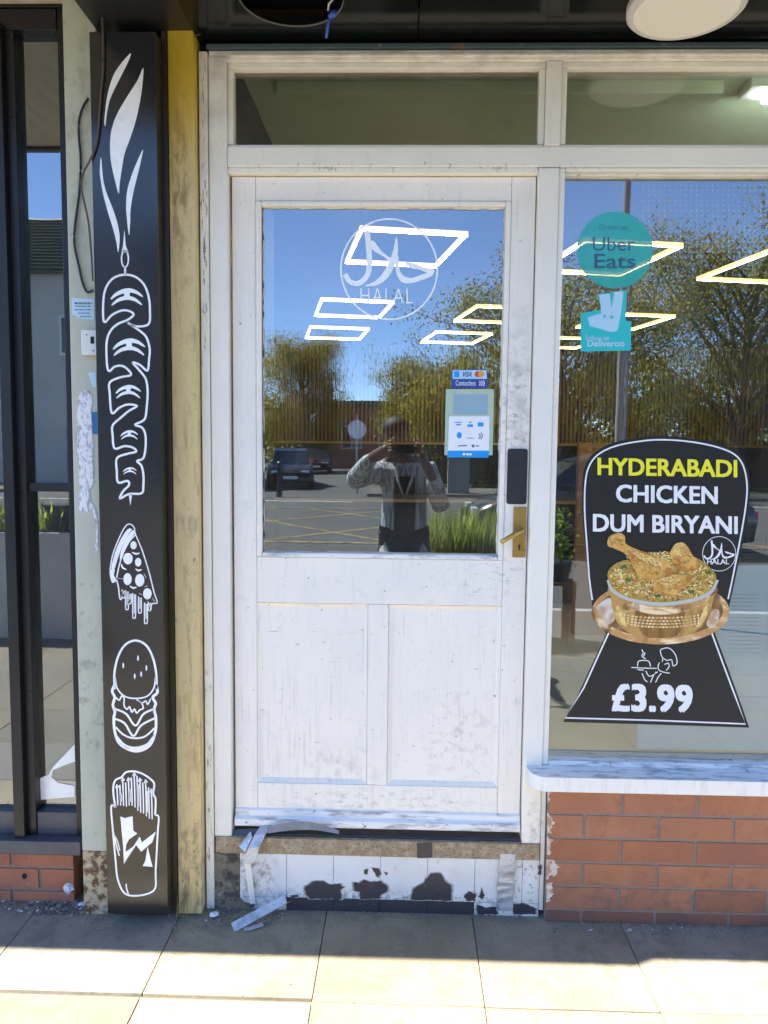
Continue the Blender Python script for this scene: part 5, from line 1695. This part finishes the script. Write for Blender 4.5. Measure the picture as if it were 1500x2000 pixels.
obj('worktop', bx(-1.95, 2.05, 3.64, 4.25, 1.031, 1.06, 0.006), m_counter, ct)
obj('edge_trim', bx(-1.95, 2.05, 3.625, 3.639, 1.036, 1.058), m_goldtrim, ct)
op = thing('ochre_screen', 'ochre partition screen inside the shop behind the poster', 'screen', (1.3, 2.7, FZ))
obj('screen', bx(1.12, 1.75, 2.7, 2.76, FZ, 1.50, 0.004), m_ochre, op)
wl_ = thing('window_ledge', 'olive display ledge inside the large window', 'ledge', (1.4, 0.3, 0.25))
obj('top', bx(0.452, XR - 0.08, 0.115, 0.60, 0.470, 0.492, 0.004), m_ledge, wl_)
obj('back_board', bx(0.452, XR - 0.08, 0.60, 0.62, FZ, 0.66, 0.004), m_ledge, wl_)

# ================================================================== ACROSS THE STREET (seen mirrored in the glass)


def crown_mesh(name, pts, size, mats, parent, seed, squash=1.0):
    """Leaf faces scattered round the given points; one mesh."""
    g = np.random.default_rng(seed)
    b = np.array(base_of(parent))
    cnt = np.array([max(1, n) for _, n, _ in pts])
    cen = np.repeat(np.array([tuple(p) for p, _, _ in pts]) - b, cnt, axis=0)
    sg = np.repeat(np.array([q for _, _, q in pts]), cnt)[:, None]
    shade = np.repeat(g.integers(0, len(mats), len(pts)), cnt)
    N = len(cen)
    c = cen + g.normal(size=(N, 3)) * sg * np.array([1, 1, squash])
    u = g.normal(size=(N, 3))
    u /= np.linalg.norm(u, axis=1)[:, None]
    v = np.cross(u, g.normal(size=(N, 3)))
    v /= np.linalg.norm(v, axis=1)[:, None]
    q = size * g.uniform(0.6, 1.3, (N, 1))
    vs = np.stack([c - u * q, c + v * q * 0.5, c + u * q, c - v * q * 0.5], 1).reshape(-1, 3)
    me = bpy.data.meshes.new(name)
    me.vertices.add(N * 4)
    me.vertices.foreach_set('co', vs.ravel())
    me.loops.add(N * 4)
    me.loops.foreach_set('vertex_index', np.arange(N * 4, dtype=np.int32))
    me.polygons.add(N)
    me.polygons.foreach_set('loop_start', np.arange(0, N * 4, 4, dtype=np.int32))
    for m in mats:
        me.materials.append(m)
    mi = np.where(g.random(N) < 0.75, shade, g.integers(0, len(mats), N)).astype(np.int32)
    me.polygons.foreach_set('material_index', mi)
    me.update(calc_edges=True)
    o = bpy.data.objects.new(name, me)
    C.objects.link(o)
    o.parent = parent
    return o


def tree(name, label, x, y, h, spread, leaves, mats, seed, low=0.25, size=0.10, clump=0.35, up=0.7, limbs=16):
    r = random.Random(seed)
    t = thing(name, label, 'tree', (x, y, -0.02), 'trees across the road')
    bm = nb()
    top = Vector((x + r.uniform(-.3, .3), y, h * 0.86))
    th = 0.016 * h + 0.05
    tube(bm, [(x, y, -0.1), (x + 0.05, y, h * 0.3), (x - 0.05, y + 0.1, h * 0.6), top], [th, th * 0.75, th * 0.45, th * 0.12], 8)
    ends = [(top, 1.0)]
    for i in range(limbs):
        f = low + (0.88 - low) * (i + r.random()) / limbs
        s0 = Vector((x, y, h * f))
        an = i * 2.4 + r.uniform(-.4, .4)
        ln = spread * (0.55 + 0.6 * math.sin(PI * min(1, max(0, (f - low) / (1 - low) * 0.75 + 0.25)))) * r.uniform(0.75, 1.1)
        dv = Vector((math.cos(an), math.sin(an), up * r.uniform(0.5, 1.3)))
        mid = s0 + dv * ln * 0.5 + Vector((0, 0, 0.05 * ln))
        e = s0 + dv * ln * Vector((1, 1, 1)).length / 1.73
        if e.z > h:
            e.z = h * r.uniform(0.9, 1.0)
        tube(bm, [s0, mid, e], [th * 0.35, th * 0.2, th * 0.05], 5)
        ends += [(mid, 0.8), (e, 1.0)]
        for j in range(5):
            q = s0.lerp(e, r.uniform(0.35, 1.0))
            e2 = q + Vector((r.gauss(0, 1), r.gauss(0, 1), r.gauss(0.5, 0.6))).normalized() * ln * r.uniform(0.25, 0.5)
            tube(bm, [q, q.lerp(e2, 0.5), e2], [th * 0.1, th * 0.07, th * 0.02], 4)
            ends += [(e2, 1.0), (q.lerp(e2, 0.5), 0.7)]
    obj('trunk', bm, m_bark, t)
    n = max(4, int(leaves / len(ends)))
    crown_mesh('crown', [(p, int(n * w_ * r.uniform(0.5, 1.5)), clump * h / 8) for p, w_ in ends], size, mats, t, seed)
    return t


L = m_leafs
tree('street_tree', 'broad spring tree with thin yellow green leaves right of the road sign', 5.9, -27, 6.9, 4.4, 58000, [L[0], L[2], L[3]], 21, 0.04, 0.055, 0.40, up=0.75, limbs=44)
tree('street_tree', 'tall olive tree with upright twigs at the right', 12.8, -27.5, 8.9, 3.9, 58000, [L[0], L[3], L[2]], 22, 0.04, 0.055, 0.36, up=1.1, limbs=44)
tree('street_tree', 'dark green tree behind the tall olive tree', 18.5, -29, 8.4, 4.4, 60000, [L[2], L[1], L[0]], 23, 0.04, 0.07, 0.40, limbs=30)
tree('street_tree', 'small bushy tree beside the brick building', 1.4, -38, 5.4, 2.4, 50000, [L[2], L[0], L[3]], 24, 0.03, 0.06, 0.44, limbs=30)
tree('weeping_tree', 'round brownish weeping tree left of the brick building', -6.4, -46, 7.8, 2.3, 75000, [L[0], L[3], L[1]], 25, 0.03, 0.055, 0.42, up=0.8, limbs=40)
tree('street_tree', 'distant tree behind the parked cars', -12.5, -52, 7.8, 3.4, 14000, [L[1], L[2]], 26, 0.10, 0.12, 0.38)
tree('street_tree', 'tall tree at the far right of the road', 24.0, -28, 10.5, 4.6, 12000, [L[0], L[2]], 27, 0.10, 0.13, 0.38)
fw = thing('far_trees', 'distant belt of trees closing the view beyond the junction', 'trees', (0, -75, 0))
crown_mesh('foliage', [((-70 + 0.375 * i + rnd(-.4, .4), -75 + rnd(-2, 2), rnd(0.05, 1.0) * ((9.5 if i > 195 else 4.6) + 1.6 * math.sin(i * 0.21) + 0.8 * math.sin(i * 0.53))), 300 if i > 195 else 170, 0.9) for i in range(374)], 0.26, [L[1], L[2], L[0]], fw, 15)
fw['kind'] = 'stuff'
hg = thing('hedge', 'dark clipped hedge along the far pavement', 'hedge', (9, -30.5, -0.1))
crown_mesh('foliage', [((0.5 + 0.225 * i + rnd(-.2, .2), -30.5 + rnd(-.4, .4), rnd(0.1, 4.2)), 500, 0.45) for i in range(130)], 0.075, [L[2], L[1], L[0]], hg, 5)
obj('stems', bx(0.4, 25, -30.7, -30.3, -0.1, 1.6), m_bark, hg)

fn = thing('fence', 'dark brown vertical board fence beside the far pavement', 'fence', (14, -27.9, 0))
for k in range(9):
    obj('fence_post', bx(8.0 + k * 1.8, 8.1 + k * 1.8, -28.06, -27.95, -0.1, 1.75, 0.01), m_fence, fn)
bm = nb()
for k in range(104):
    box(bm, 8.0 + k * 0.14, 8.118 + k * 0.14, -27.94, -27.91, 0.0, 1.7)
o = obj('boards', bm, m_fence, fn)
o['kind'] = 'stuff'

# brick building
bb = thing('brick_building', 'low red brick building with chimney across the junction', 'building', (-4, -54, 0))
obj('wall', bx(-6.4, 0.5, -60, -53, -0.1, 4.3), m_farbrick, bb)
rf = obj('roof', bx(-6.5, 0.6, -60.1, -52.85, 4.3005, 4.75, 0.03), m_slate, bb)
obj('chimney', bx(-6.2, -5.4, -55, -54.2, 4.7505, 6.1, 0.02), m_farbrick, rf)
for xa in (-4.6, -1.9):
    wn_ = obj('window', bx(xa, xa + 1.5, -52.99, -52.93, 1.3, 3.0, 0.01), m_wfr, bb)
    obj('pane', bx(xa + 0.1, xa + 0.7, -52.929, -52.92, 1.4, 2.9), m_wpane, wn_)
    obj('pane', bx(xa + 0.8, xa + 1.4, -52.929, -52.92, 1.4, 2.9), m_wpane, wn_)
# rendered house seen in the neighbour's pane
hs_ = thing('rendered_house', 'pale rendered two storey house with slate roof', 'house', (-13, -27, 0))
obj('wall', bx(-19.5, -9.6, -36, -27, -0.1, 8.0), m_house, hs_)
bm = nb()
prism(bm, [Vector((-19.9, -26.5, 7.85)), Vector((-19.9, -36.5, 7.85)), Vector((-19.9, -31.5, 11.2))], Vector((10.7, 0, 0)))
rf = obj('roof', bm, m_slate, hs_)
bm = nb()
for i in range(16):
    z = 7.95 + i * 0.20
    y = -26.46 - i * 0.299
    box(bm, -19.9, -9.2, y - 0.32, y + 0.02, z, z + 0.03)
o = obj('slate_courses', bm, m_slate, rf)
o['kind'] = 'stuff'
for xa, za in ((-18.6, 4.8), (-13.2, 4.8), (-18.6, 1.2)):
    wn_ = obj('window', bx(xa, xa + 1.4, -26.99, -26.93, za, za + 1.5, 0.01), m_wfr, hs_)
    obj('pane', bx(xa + 0.1, xa + 0.65, -26.929, -26.92, za + 0.1, za + 1.4), m_wpane, wn_)
    obj('pane', bx(xa + 0.75, xa + 1.3, -26.929, -26.92, za + 0.1, za + 1.4), m_wpane, wn_)
obj('door', bx(-13.0, -12.0, -26.99, -26.93, 0.0, 2.1, 0.01), m_navy, hs_)


def car(label, x, y, rz, col, length=4.2, wdt=1.72, h=1.45):
    t = thing('parked_car', label, 'car', (x, y, -0.12), 'cars on the road')
    t.rotation_euler = (0, 0, rz)
    pm = mat('car_paint', col, 0.22, spec=0.8)
    hl, hw = length / 2, wdt / 2
    # body stations: (x, bottom, shoulder height, half width)
    sec = [(-hl, 0.42, 0.62, 0.80), (-hl + 0.06, 0.26, 0.76, 0.90), (-hl + 0.5, 0.22, 0.92, 0.98), (-hl * 0.35, 0.20, 0.98, 1.0), (0.2, 0.20, 0.98, 1.0), (hl * 0.45, 0.20, 0.96, 1.0), (hl - 0.35, 0.22, 0.80, 0.97), (hl - 0.06, 0.28, 0.66, 0.88), (hl, 0.42, 0.56, 0.76)]
    bm = nb()
    rings = []
    for sx, b0, s1, wq in sec:
        q = hw * wq
        rings.append([bm.verts.new(p) for p in ((sx, -q * 0.94, b0), (sx, -q, b0 + 0.18), (sx, -q * 0.99, s1 - 0.12), (sx, -q * 0.86, s1), (sx, 0, s1 + 0.02), (sx, q * 0.86, s1), (sx, q * 0.99, s1 - 0.12), (sx, q, b0 + 0.18), (sx, q * 0.94, b0))])
    for a, b2 in zip(rings, rings[1:]):
        for k in range(9):
            bm.faces.new((a[k], a[(k + 1) % 9], b2[(k + 1) % 9], b2[k]))
    bm.faces.new(rings[0])
    bm.faces.new(list(reversed(rings[-1])))

    def loc_obj(nm, b_, m, par, smooth=False):
        bmesh.ops.recalc_face_normals(b_, faces=b_.faces)
        me_ = bpy.data.meshes.new(nm)
        b_.to_mesh(me_)
        b_.free()
        me_.materials.append(m)
        if smooth:
            for p_ in me_.polygons:
                p_.use_smooth = True
        o_ = bpy.data.objects.new(nm, me_)
        C.objects.link(o_)
        o_.parent = par
        return o_
    body = loc_obj('body', bm, pm, t, True)
    bm = nb()
    cab = [(-hl + 0.15, 0.90, 0.80), (-hl + 0.75, h, 0.66), (0.10, h + 0.02, 0.66), (0.55, h - 0.08, 0.67), (hl * 0.55, 0.93, 0.82)]
    rr = [[bm.verts.new((sx, s * hw * q, z)) for s in (-1, 1)] for sx, z, q in cab]
    bt = [[bm.verts.new((sx, s * hw * 0.86, 0.88)) for s in (-1, 1)] for sx, z, q in cab]
    for i in range(4):
        bm.faces.new((rr[i][0], rr[i][1], rr[i + 1][1], rr[i + 1][0]))
        for s in (0, 1):
            bm.faces.new((rr[i][s], rr[i + 1][s], bt[i + 1][s], bt[i][s]))
    loc_obj('windows', bm, m_carglass, t)
    bm = nb()
    prism(bm, [Vector((cab[1][0] + 0.02, -hw * 0.68, h - 0.01)), Vector((0.1, -hw * 0.68, h + 0.01)), Vector((0.52, -hw * 0.69, h - 0.09)), Vector((0.52, hw * 0.69, h - 0.09)), Vector((0.1, hw * 0.68, h + 0.01)), Vector((cab[1][0] + 0.02, hw * 0.68, h - 0.01))], Vector((0, 0, 0.04)))
    loc_obj('roof', bm, pm, t)
    for sx in (-hl * 0.62, hl * 0.62):
        for s in (-1, 1):
            bm = nb()
            tube(bm, [(sx, s * (hw - 0.20), 0.31), (sx, s * (hw + 0.005), 0.31)], 0.31, 24)
            wh = loc_obj('wheel', bm, m_tyre, t)
            bm = nb()
            tube(bm, [(sx, s * (hw - 0.0), 0.31), (sx, s * (hw + 0.012), 0.31)], 0.20, 20)
            loc_obj('rim', bm, m_hub, wh)
    for sx, m in ((hl - 0.10, m_carlamp), (-hl + 0.04, m_red)):
        for s in (-1, 1):
            bm = nb()
            box(bm, sx - 0.05, sx + 0.06, s * hw * 0.62 - 0.16, s * hw * 0.62 + 0.16, 0.58, 0.70, 0.02)
            loc_obj('lamp', bm, m, t)
    bm = nb()
    box(bm, hl - 0.02, hl + 0.012, -0.26, 0.26, 0.40, 0.51, 0.003)
    loc_obj('number_plate', bm, m_carplate, t)
    for s in (-1, 1):
        bm = nb()
        box(bm, 0.62, 0.75, s * (hw + 0.08) - 0.09, s * (hw + 0.08) + 0.09, 0.95, 1.08, 0.03)
        loc_obj('mirror', bm, pm, t)
    return t


car('dark car coming towards the shop at the junction', -4.45, -27.5, rad(82), (0.03, 0.025, 0.025))
car('dark car queuing behind at the junction', -5.2, -43, rad(86), (0.05, 0.02, 0.018))
car('silver car parked at the left of the side road', -8.6, -31, rad(88), (0.35, 0.36, 0.38))
car('black car waiting across the road', 3.05, -9.6, rad(180), (0.012, 0.013, 0.016))

pn = 0
for x0, x1, lb, kind in ((0.10, 0.86, 'long pale planter with tall ornamental grass in front of the shop', 'grass'), (-3.35, -2.35, 'long pale planter with mixed plants in front of the neighbouring shop', 'mix')):
    t = thing('planter', lb, 'planter', ((x0 + x1) / 2, -3.45, 0))
    obj('trough', bx(x0, x1, -3.70, -3.22, 0.0, 0.66 if kind == 'grass' else 0.80, 0.008), m_planter, t)
    zt_ = 0.66 if kind == 'grass' else 0.80
    obj('soil', bx(x0 + 0.02, x1 - 0.02, -3.68, -3.24, zt_ + 0.0005, zt_ + 0.012), m_soil, t)
    r = random.Random(31 + pn)
    vs, fs, mi = [], [], []
    b = base_of(t)
    for i in range(1500 if kind == 'grass' else 260):
        px_, py_ = r.uniform(x0 + 0.03, x1 - 0.03), r.uniform(-3.66, -3.26)
        ln = r.uniform(0.10, 0.30) + 0.19 * (0.5 + 0.5 * math.sin(px_ * 31 + 1.5 * math.sin(py_ * 40))) * r.random() ** 0.5 if kind == 'grass' else r.uniform(0.08, 0.25)
        an = r.uniform(0, 2 * PI)
        lean = r.uniform(0.02, 0.20)
        dv = Vector((math.cos(an), math.sin(an), 0))
        sd_ = Vector((-math.sin(an), math.cos(an), 0)) * r.uniform(0.002, 0.004) * (1 if kind == 'grass' else 4)
        k = len(vs)
        p0 = Vector((px_, py_, zt_ + 0.005)) - b
        p1 = p0 + Vector((0, 0, ln * 0.6)) + dv * lean * 0.4
        p2 = p0 + Vector((0, 0, ln)) + dv * lean
        vs += [p0 - sd_, p0 + sd_, p1 + sd_ * 0.8, p1 - sd_ * 0.8, p2]
        fs += [(k, k + 1, k + 2, k + 3), (k + 3, k + 2, k + 4)]
        c_ = r.choice((0, 0, 1, 2))
        mi += [c_, c_]
    me = bpy.data.meshes.new('grass_blades')
    me.from_pydata([tuple(v) for v in vs], [], fs)
    for m in m_blade:
        me.materials.append(m)
    me.polygons.foreach_set('material_index', mi)
    o = bpy.data.objects.new('grass_blades', me)
    C.objects.link(o)
    o.parent = t
    o['kind'] = 'stuff'
    pn += 1
bn = thing('black_pot', 'black pot standing in the pale planter by the neighbouring shop', 'pot', (-2.62, -3.4, 0.813))
bm = nb()
tube(bm, [(-2.62, -3.4, 0.814), (-2.62, -3.4, 0.98), (-2.62, -3.4, 1.0)], [0.09, 0.115, 0.125], 20)
obj('pot', bm, m_blackpl, bn)
pp = thing('pot_stand', 'brown timber stand carrying a black plant pot', 'stand', (1.14, -3.4, 0))
for sx in (1.03, 1.25):
    for sy in (-3.5, -3.28):
        obj('leg', bx(sx - 0.025, sx + 0.025, sy - 0.025, sy + 0.025, 0.0, 0.45, 0.003), m_wood, pp)
obj('shelf', bx(1.0, 1.28, -3.53, -3.25, 0.4505, 0.475, 0.003), m_wood, pp)
pt = thing('plant_pot', 'black pot with a bushy green plant on the timber stand', 'plant', (1.14, -3.39, 0.4755))
bm = nb()
tube(bm, [(1.14, -3.39, 0.476), (1.14, -3.39, 0.60), (1.14, -3.39, 0.615)], [0.10, 0.125, 0.13], 20)
obj('pot', bm, m_blackpl, pt)
crown_mesh('foliage', [((1.14 + rnd(-.06, .06), -3.39 + rnd(-.06, .06), 0.66 + 0.04 * i), 55, 0.05) for i in range(9)], 0.022, [m_blade[0], m_blade[1]], pt, 8)

pl_ = thing('sign_pole', 'slim grey steel pole at the kerb', 'pole', (1.83, -4.3, 0))
bm = nb()
tube(bm, [(1.83, -4.3, -0.05), (1.83, -4.3, 4.6)], 0.030, 16)
obj('shaft', bm, m_post_metal, pl_)
bm = nb()
tube(bm, [(1.83, -4.3, 4.6), (1.83, -4.3, 4.63)], [0.034, 0.02], 16)
obj('cap', bm, m_blackpl, pl_)
rs_ = thing('road_sign', 'round white road sign on a post across the junction', 'road sign', (-1.55, -22.4, 0))
bm = nb()
tube(bm, [(-1.55, -22.4, -0.05), (-1.55, -22.4, 2.5)], 0.038, 12)
obj('post', bm, m_post_metal, rs_)
bm = nb()
disc(bm, (-1.55, -22.36, 2.02), 0.30, 'y', 0.01, 32)
obj('plate', bm, m_whitep, rs_)
bo = thing('bollard', 'black traffic bollard at the far kerb', 'bollard', (-3.9, -21.4, -0.12))
bm = nb()
tube(bm, [(-3.9, -21.4, -0.12), (-3.9, -21.4, 0.75), (-3.9, -21.4, 0.80), (-3.9, -21.4, 0.95), (-3.9, -21.4, 1.0)], [0.09, 0.08, 0.10, 0.09, 0.03], 16)
obj('shaft', bm, m_blackpl, bo)
cb = thing('utility_cabinet', 'grey green utility cabinet on the far pavement', 'cabinet', (1.75, -22.8, -0.02))
obj('case', bx(1.4, 2.1, -23.0, -22.6, -0.02, 1.12, 0.02), m_cab, cb)
obj('lid', bx(1.37, 2.13, -23.03, -22.57, 1.1205, 1.16, 0.01), m_cab, cb)
obj('door', bx(1.44, 1.745, -22.599, -22.585, 0.08, 1.06, 0.004), m_cab, cb)
obj('door', bx(1.755, 2.06, -22.599, -22.585, 0.08, 1.06, 0.004), m_cab, cb)
lpn = thing('street_lamp', 'tall grey street lamp on the far pavement', 'street lamp', (7.2, -23.2, 0))
bm = nb()
tube(bm, [(7.2, -23.2, -0.05), (7.2, -23.2, 1.2), (7.2, -23.2, 1.25), (7.2, -23.2, 7.4)], [0.09, 0.09, 0.06, 0.045], 12)
obj('column', bm, m_post_metal, lpn)
bm = nb()
tube(bm, [(7.2, -23.2, 7.38), (6.6, -23.0, 7.6), (6.0, -22.8, 7.62)], [0.035, 0.03, 0.03], 10)
box(bm, 5.5, 6.05, -22.92, -22.68, 7.55, 7.66, 0.02)
obj('lantern', bm, m_post_metal, lpn)

# ================================================================== PERSON taking the photograph (seen only as a reflection)
pe = thing('person', 'person in pale open shirt and dark trousers holding up a phone', 'person', (0.0, -2.78, 0.0))


def skin(name, verts, edges, radii, root, m, parent, sub=2):
    b = base_of(parent)
    me_ = bpy.data.meshes.new(name)
    me_.from_pydata([tuple(Vector(v) - b) for v in verts], edges, [])
    o_ = bpy.data.objects.new(name, me_)
    C.objects.link(o_)
    o_.modifiers.new('skin', 'SKIN')
    for i, r in enumerate(radii):
        v = me_.skin_vertices[0].data[i]
        v.radius = r if isinstance(r, tuple) else (r, r)
        v.use_root = i == root
    s_ = o_.modifiers.new('sub', 'SUBSURF')
    s_.levels = sub
    s_.render_levels = sub
    dg = bpy.context.evaluated_depsgraph_get()
    dg.update()
    m2 = bpy.data.meshes.new_from_object(o_.evaluated_get(dg))
    bpy.data.objects.remove(o_)
    m2.materials.clear()
    m2.materials.append(m)
    for p in m2.polygons:
        p.use_smooth = True
    m2.name = name
    o2 = bpy.data.objects.new(name, m2)
    C.objects.link(o2)
    o2.parent = parent
    return o2


PX0, PY0 = 0.0, -2.78
V = [(0.0, PY0, 0.88), (0.0, PY0, 1.05), (0.0, PY0, 1.22), (-0.02, PY0, 1.34), (-0.045, PY0, 1.41), (-0.06, PY0 + 0.02, 1.47), (-0.065, PY0 + 0.04, 1.545), (-0.065, PY0 + 0.03, 1.60),      # spine, neck, head
     (-0.165, PY0, 1.31), (-0.36, PY0 + 0.10, 1.22), (-0.20, -2.47, 1.40), (-0.10, -2.37, 1.46),               # arm with the phone
     (0.155, PY0, 1.31), (0.25, PY0 + 0.08, 1.05), (0.17, -2.49, 1.28), (0.092, -2.37, 1.43),                # supporting arm
     (-0.09, PY0, 0.84), (-0.11, PY0, 0.47), (-0.12, PY0, 0.09), (-0.13, PY0 + 0.14, 0.04),
     (0.09, PY0, 0.84), (0.12, PY0, 0.47), (0.13, PY0, 0.09), (0.15, PY0 + 0.14, 0.04)]
E_ = [(0, 1), (1, 2), (2, 3), (3, 4), (4, 5), (5, 6), (6, 7), (3, 8), (8, 9), (9, 10), (10, 11), (3, 12), (12, 13), (13, 14), (14, 15), (0, 16), (16, 17), (17, 18), (18, 19), (0, 20), (20, 21), (21, 22), (22, 23)]
Rr_ = [(0.13, 0.10), (0.125, 0.095), (0.14, 0.10), (0.11, 0.08), 0.052, 0.062, (0.075, 0.09), (0.062, 0.075), 0.058, 0.043, 0.034, 0.030, 0.058, 0.043, 0.034, 0.030, 0.085, 0.06, 0.042, 0.035, 0.085, 0.06, 0.042, 0.035]
body = skin('body', V, E_, Rr_, 0, m_skin, pe)
sh = skin('shirt', [V[i] for i in (0, 1, 2, 3, 8, 9, 10, 12, 13, 14)] + [(0, PY0, 0.74)], [(10, 0), (0, 1), (1, 2), (2, 3), (3, 4), (4, 5), (5, 6), (3, 7), (7, 8), (8, 9)], [(0.17, 0.125), (0.165, 0.12), (0.175, 0.125), (0.125, 0.10), 0.078, 0.064, 0.05, 0.078, 0.064, 0.05, (0.18, 0.13)], 0, m_shirt, pe)
obj('vest', bx(-0.07, 0.07, PY0 + 0.118, PY0 + 0.136, 0.70, 1.27, 0.012), m_trouser, pe)
bm = nb()
tube(bm, [(-0.06, PY0 + 0.115, 1.33), (-0.045, PY0 + 0.14, 1.24), (0.0, PY0 + 0.145, 1.12)], [0.008, 0.010, 0.004], 6)
tube(bm, [(0.06, PY0 + 0.115, 1.33), (0.045, PY0 + 0.14, 1.24), (0.0, PY0 + 0.145, 1.12)], [0.008, 0.010, 0.004], 6)
obj('collar', bm, m_tee, pe)
skin('trousers', [V[0], V[16], V[17], V[18], V[20], V[21], V[22]], [(0, 1), (1, 2), (2, 3), (0, 4), (4, 5), (5, 6)], [(0.145, 0.115), 0.10, 0.078, 0.065, 0.10, 0.078, 0.065], 0, m_trouser, pe)
bm = nb()
bmesh.ops.create_uvsphere(bm, u_segments=20, v_segments=12, radius=0.092, matrix=Matrix.Translation((-0.065, PY0 + 0.02, 1.585)) @ Matrix.Diagonal((0.98, 1.22, 0.88, 1)))
bmesh.ops.delete(bm, geom=[v for v in bm.verts if v.co.z < 1.562 and v.co.y > PY0 + 0.05], context='VERTS')
obj('hair', bm, m_hair, pe, smooth=True)
for s in (-1, 1):
    bm = nb()
    disc(bm, (-0.065 + s * 0.030, PY0 + 0.118, 1.535), 0.011, 'y', 0.006, 12)
    obj('eye', bm, m_hair, pe)
bm = nb()
tube(bm, [(-0.065, PY0 + 0.125, 1.535), (-0.065, PY0 + 0.142, 1.505), (-0.065, PY0 + 0.125, 1.498)], [0.008, 0.014, 0.010], 8)
obj('nose', bm, m_skin, pe, smooth=True)
bm = nb()
tube(bm, [(-0.09, PY0 + 0.118, 1.475), (-0.065, PY0 + 0.127, 1.472), (-0.04, PY0 + 0.118, 1.475)], [0.004, 0.008, 0.004], 8)
obj('mouth', bm, m_skin, pe, smooth=True)
for hx, hz, s in ((-0.094, 1.462, 1), (0.090, 1.452, -1)):      # fingers closing on the phone edges
    for k in range(4):
        bm = nb()
        z = hz + 0.03 - k * 0.019
        tube(bm, [(hx - s * 0.008, -2.372, z), (hx - s * 0.004, -2.335, z + 0.002), (hx + s * 0.008, -2.312, z + 0.002), (hx + s * 0.028 + s * 0.004 * (k % 2), -2.306, z)], [0.009, 0.0088, 0.0082, 0.007], 8)
        obj('finger', bm, m_skin, pe, smooth=True)
    bm = nb()
    tube(bm, [(hx, -2.375, hz + 0.02), (hx + s * 0.02, -2.352, hz + 0.045), (hx + s * 0.035, -2.340, hz + 0.055)], [0.011, 0.0105, 0.009], 8)
    obj('thumb', bm, m_skin, pe, smooth=True)
ph = thing('phone', 'dark phone held up by the person', 'phone', (-0.002, -2.325, 1.42))
obj('case', bx(-0.086, 0.082, -2.328, -2.3195, 1.42, 1.497, 0.004), m_phone, ph)
bm = nb()
disc(bm, (0.0, -2.3195, 1.4584), 0.008, 'y', 0.0015, 20)
disc(bm, (0.028, -2.3195, 1.4584), 0.008, 'y', 0.0015, 20)
obj('lens', bm, m_carglass, ph)

# ================================================================== SMALL DEBRIS along the foot of the walls
dbm = nb()
r = random.Random(77)


def crumbs(n, x0, x1, y0, y1, smax):
    for _ in range(n):
        x = r.uniform(x0, x1)
        y = y0 + (y1 - y0) * r.random() ** 1.8
        s = smax * r.uniform(0.15, 1.0) ** 2 + 0.0008
        p = [Vector((x, y, 0.0)) + Vector((r.uniform(-1, 1), r.uniform(-1, 1), r.uniform(0.0, 1.1))) * s for _ in range(4)]
        v = [dbm.verts.new(q) for q in p]
        for f in ((0, 1, 2), (0, 3, 1), (1, 3, 2), (0, 2, 3)):
            dbm.faces.new([v[i] for i in f])


crumbs(900, 0.45, 1.4, -0.026, -0.085, 0.006)
crumbs(420, -0.60, -0.36, -0.002, -0.10, 0.008)
crumbs(420, -0.36, 0.45, -0.002, -0.05, 0.005)
crumbs(900, -1.5, -0.985, 0.004, -0.075, 0.007)
crumbs(700, -1.14, -0.985, 0.004, -0.06, 0.009)
crumbs(160, -1.4, 1.3, -0.05, -0.40, 0.0035)
crumbs(260, -0.98, -0.6, -0.05, -0.13, 0.006)
gr = obj('grit', dbm, m_grit, None)
tag(gr, 'loose grit and crumbs along the foot of the walls', 'grit', kind='stuff')
lbm = nb()
for _ in range(46):
    x, y = (r.uniform(-1.35, -0.98), r.uniform(-0.07, 0.0)) if r.random() < 0.5 else ((r.uniform(0.46, 1.3), r.uniform(-0.09, -0.03)) if r.random() < 0.6 else (r.uniform(-0.6, -0.45), r.uniform(-0.09, -0.02)))
    an = r.uniform(0, 2 * PI)
    s = r.uniform(0.003, 0.008)
    u, v = Vector((math.cos(an), math.sin(an), r.uniform(-.3, .3))) * s, Vector((-math.sin(an), math.cos(an), r.uniform(-.2, .5))) * s * 0.5
    c = Vector((x, y, 0.004 + s * 0.5))
    lbm.faces.new([lbm.verts.new(q) for q in (c - u, c + v, c + u, c - v)])
lf = obj('litter_flakes', lbm, m_paper, None)
tag(lf, 'pale paper and paint flakes scattered along the wall foot', 'litter', kind='stuff')
for i in range(2):
    x, lb = ((-0.575, 'crumpled scrap of white paper between yellow post and step'), (-1.0, 'crumpled scrap of paper at the foot of the neighbouring wall'))[i]
    bm = nb()
    bmesh.ops.create_icosphere(bm, subdivisions=2, radius=0.011, matrix=Matrix.Translation((x, -0.045 if i == 0 else -0.012, 0.009)) @ Matrix.Diagonal((1.5, 0.8, 0.6, 1)))
    for v in bm.verts:
        v.co += Vector((r.uniform(-1, 1), r.uniform(-1, 1), r.uniform(-1, 1))) * 0.003
    tag(obj('paper_scrap', bm, m_paper, None), lb, 'paper')
# dry grass stalks between panel and yellow post
bm = nb()
for k in range(7):
    x = -0.69 + 0.006 * k
    tube(bm, [(x, -0.055, 0.0), (x + rnd(-.004, .008), -0.06, 0.04), (x + rnd(-.004, .02), -0.062, rnd(0.06, 0.11))], [0.0012, 0.001, 0.0005], 5)
tag(obj('dry_grass', bm, mat('dry_stalk', (0.30, 0.23, 0.11), 0.8), None), 'tuft of dry grass between the black panel and the yellow post', 'plant')
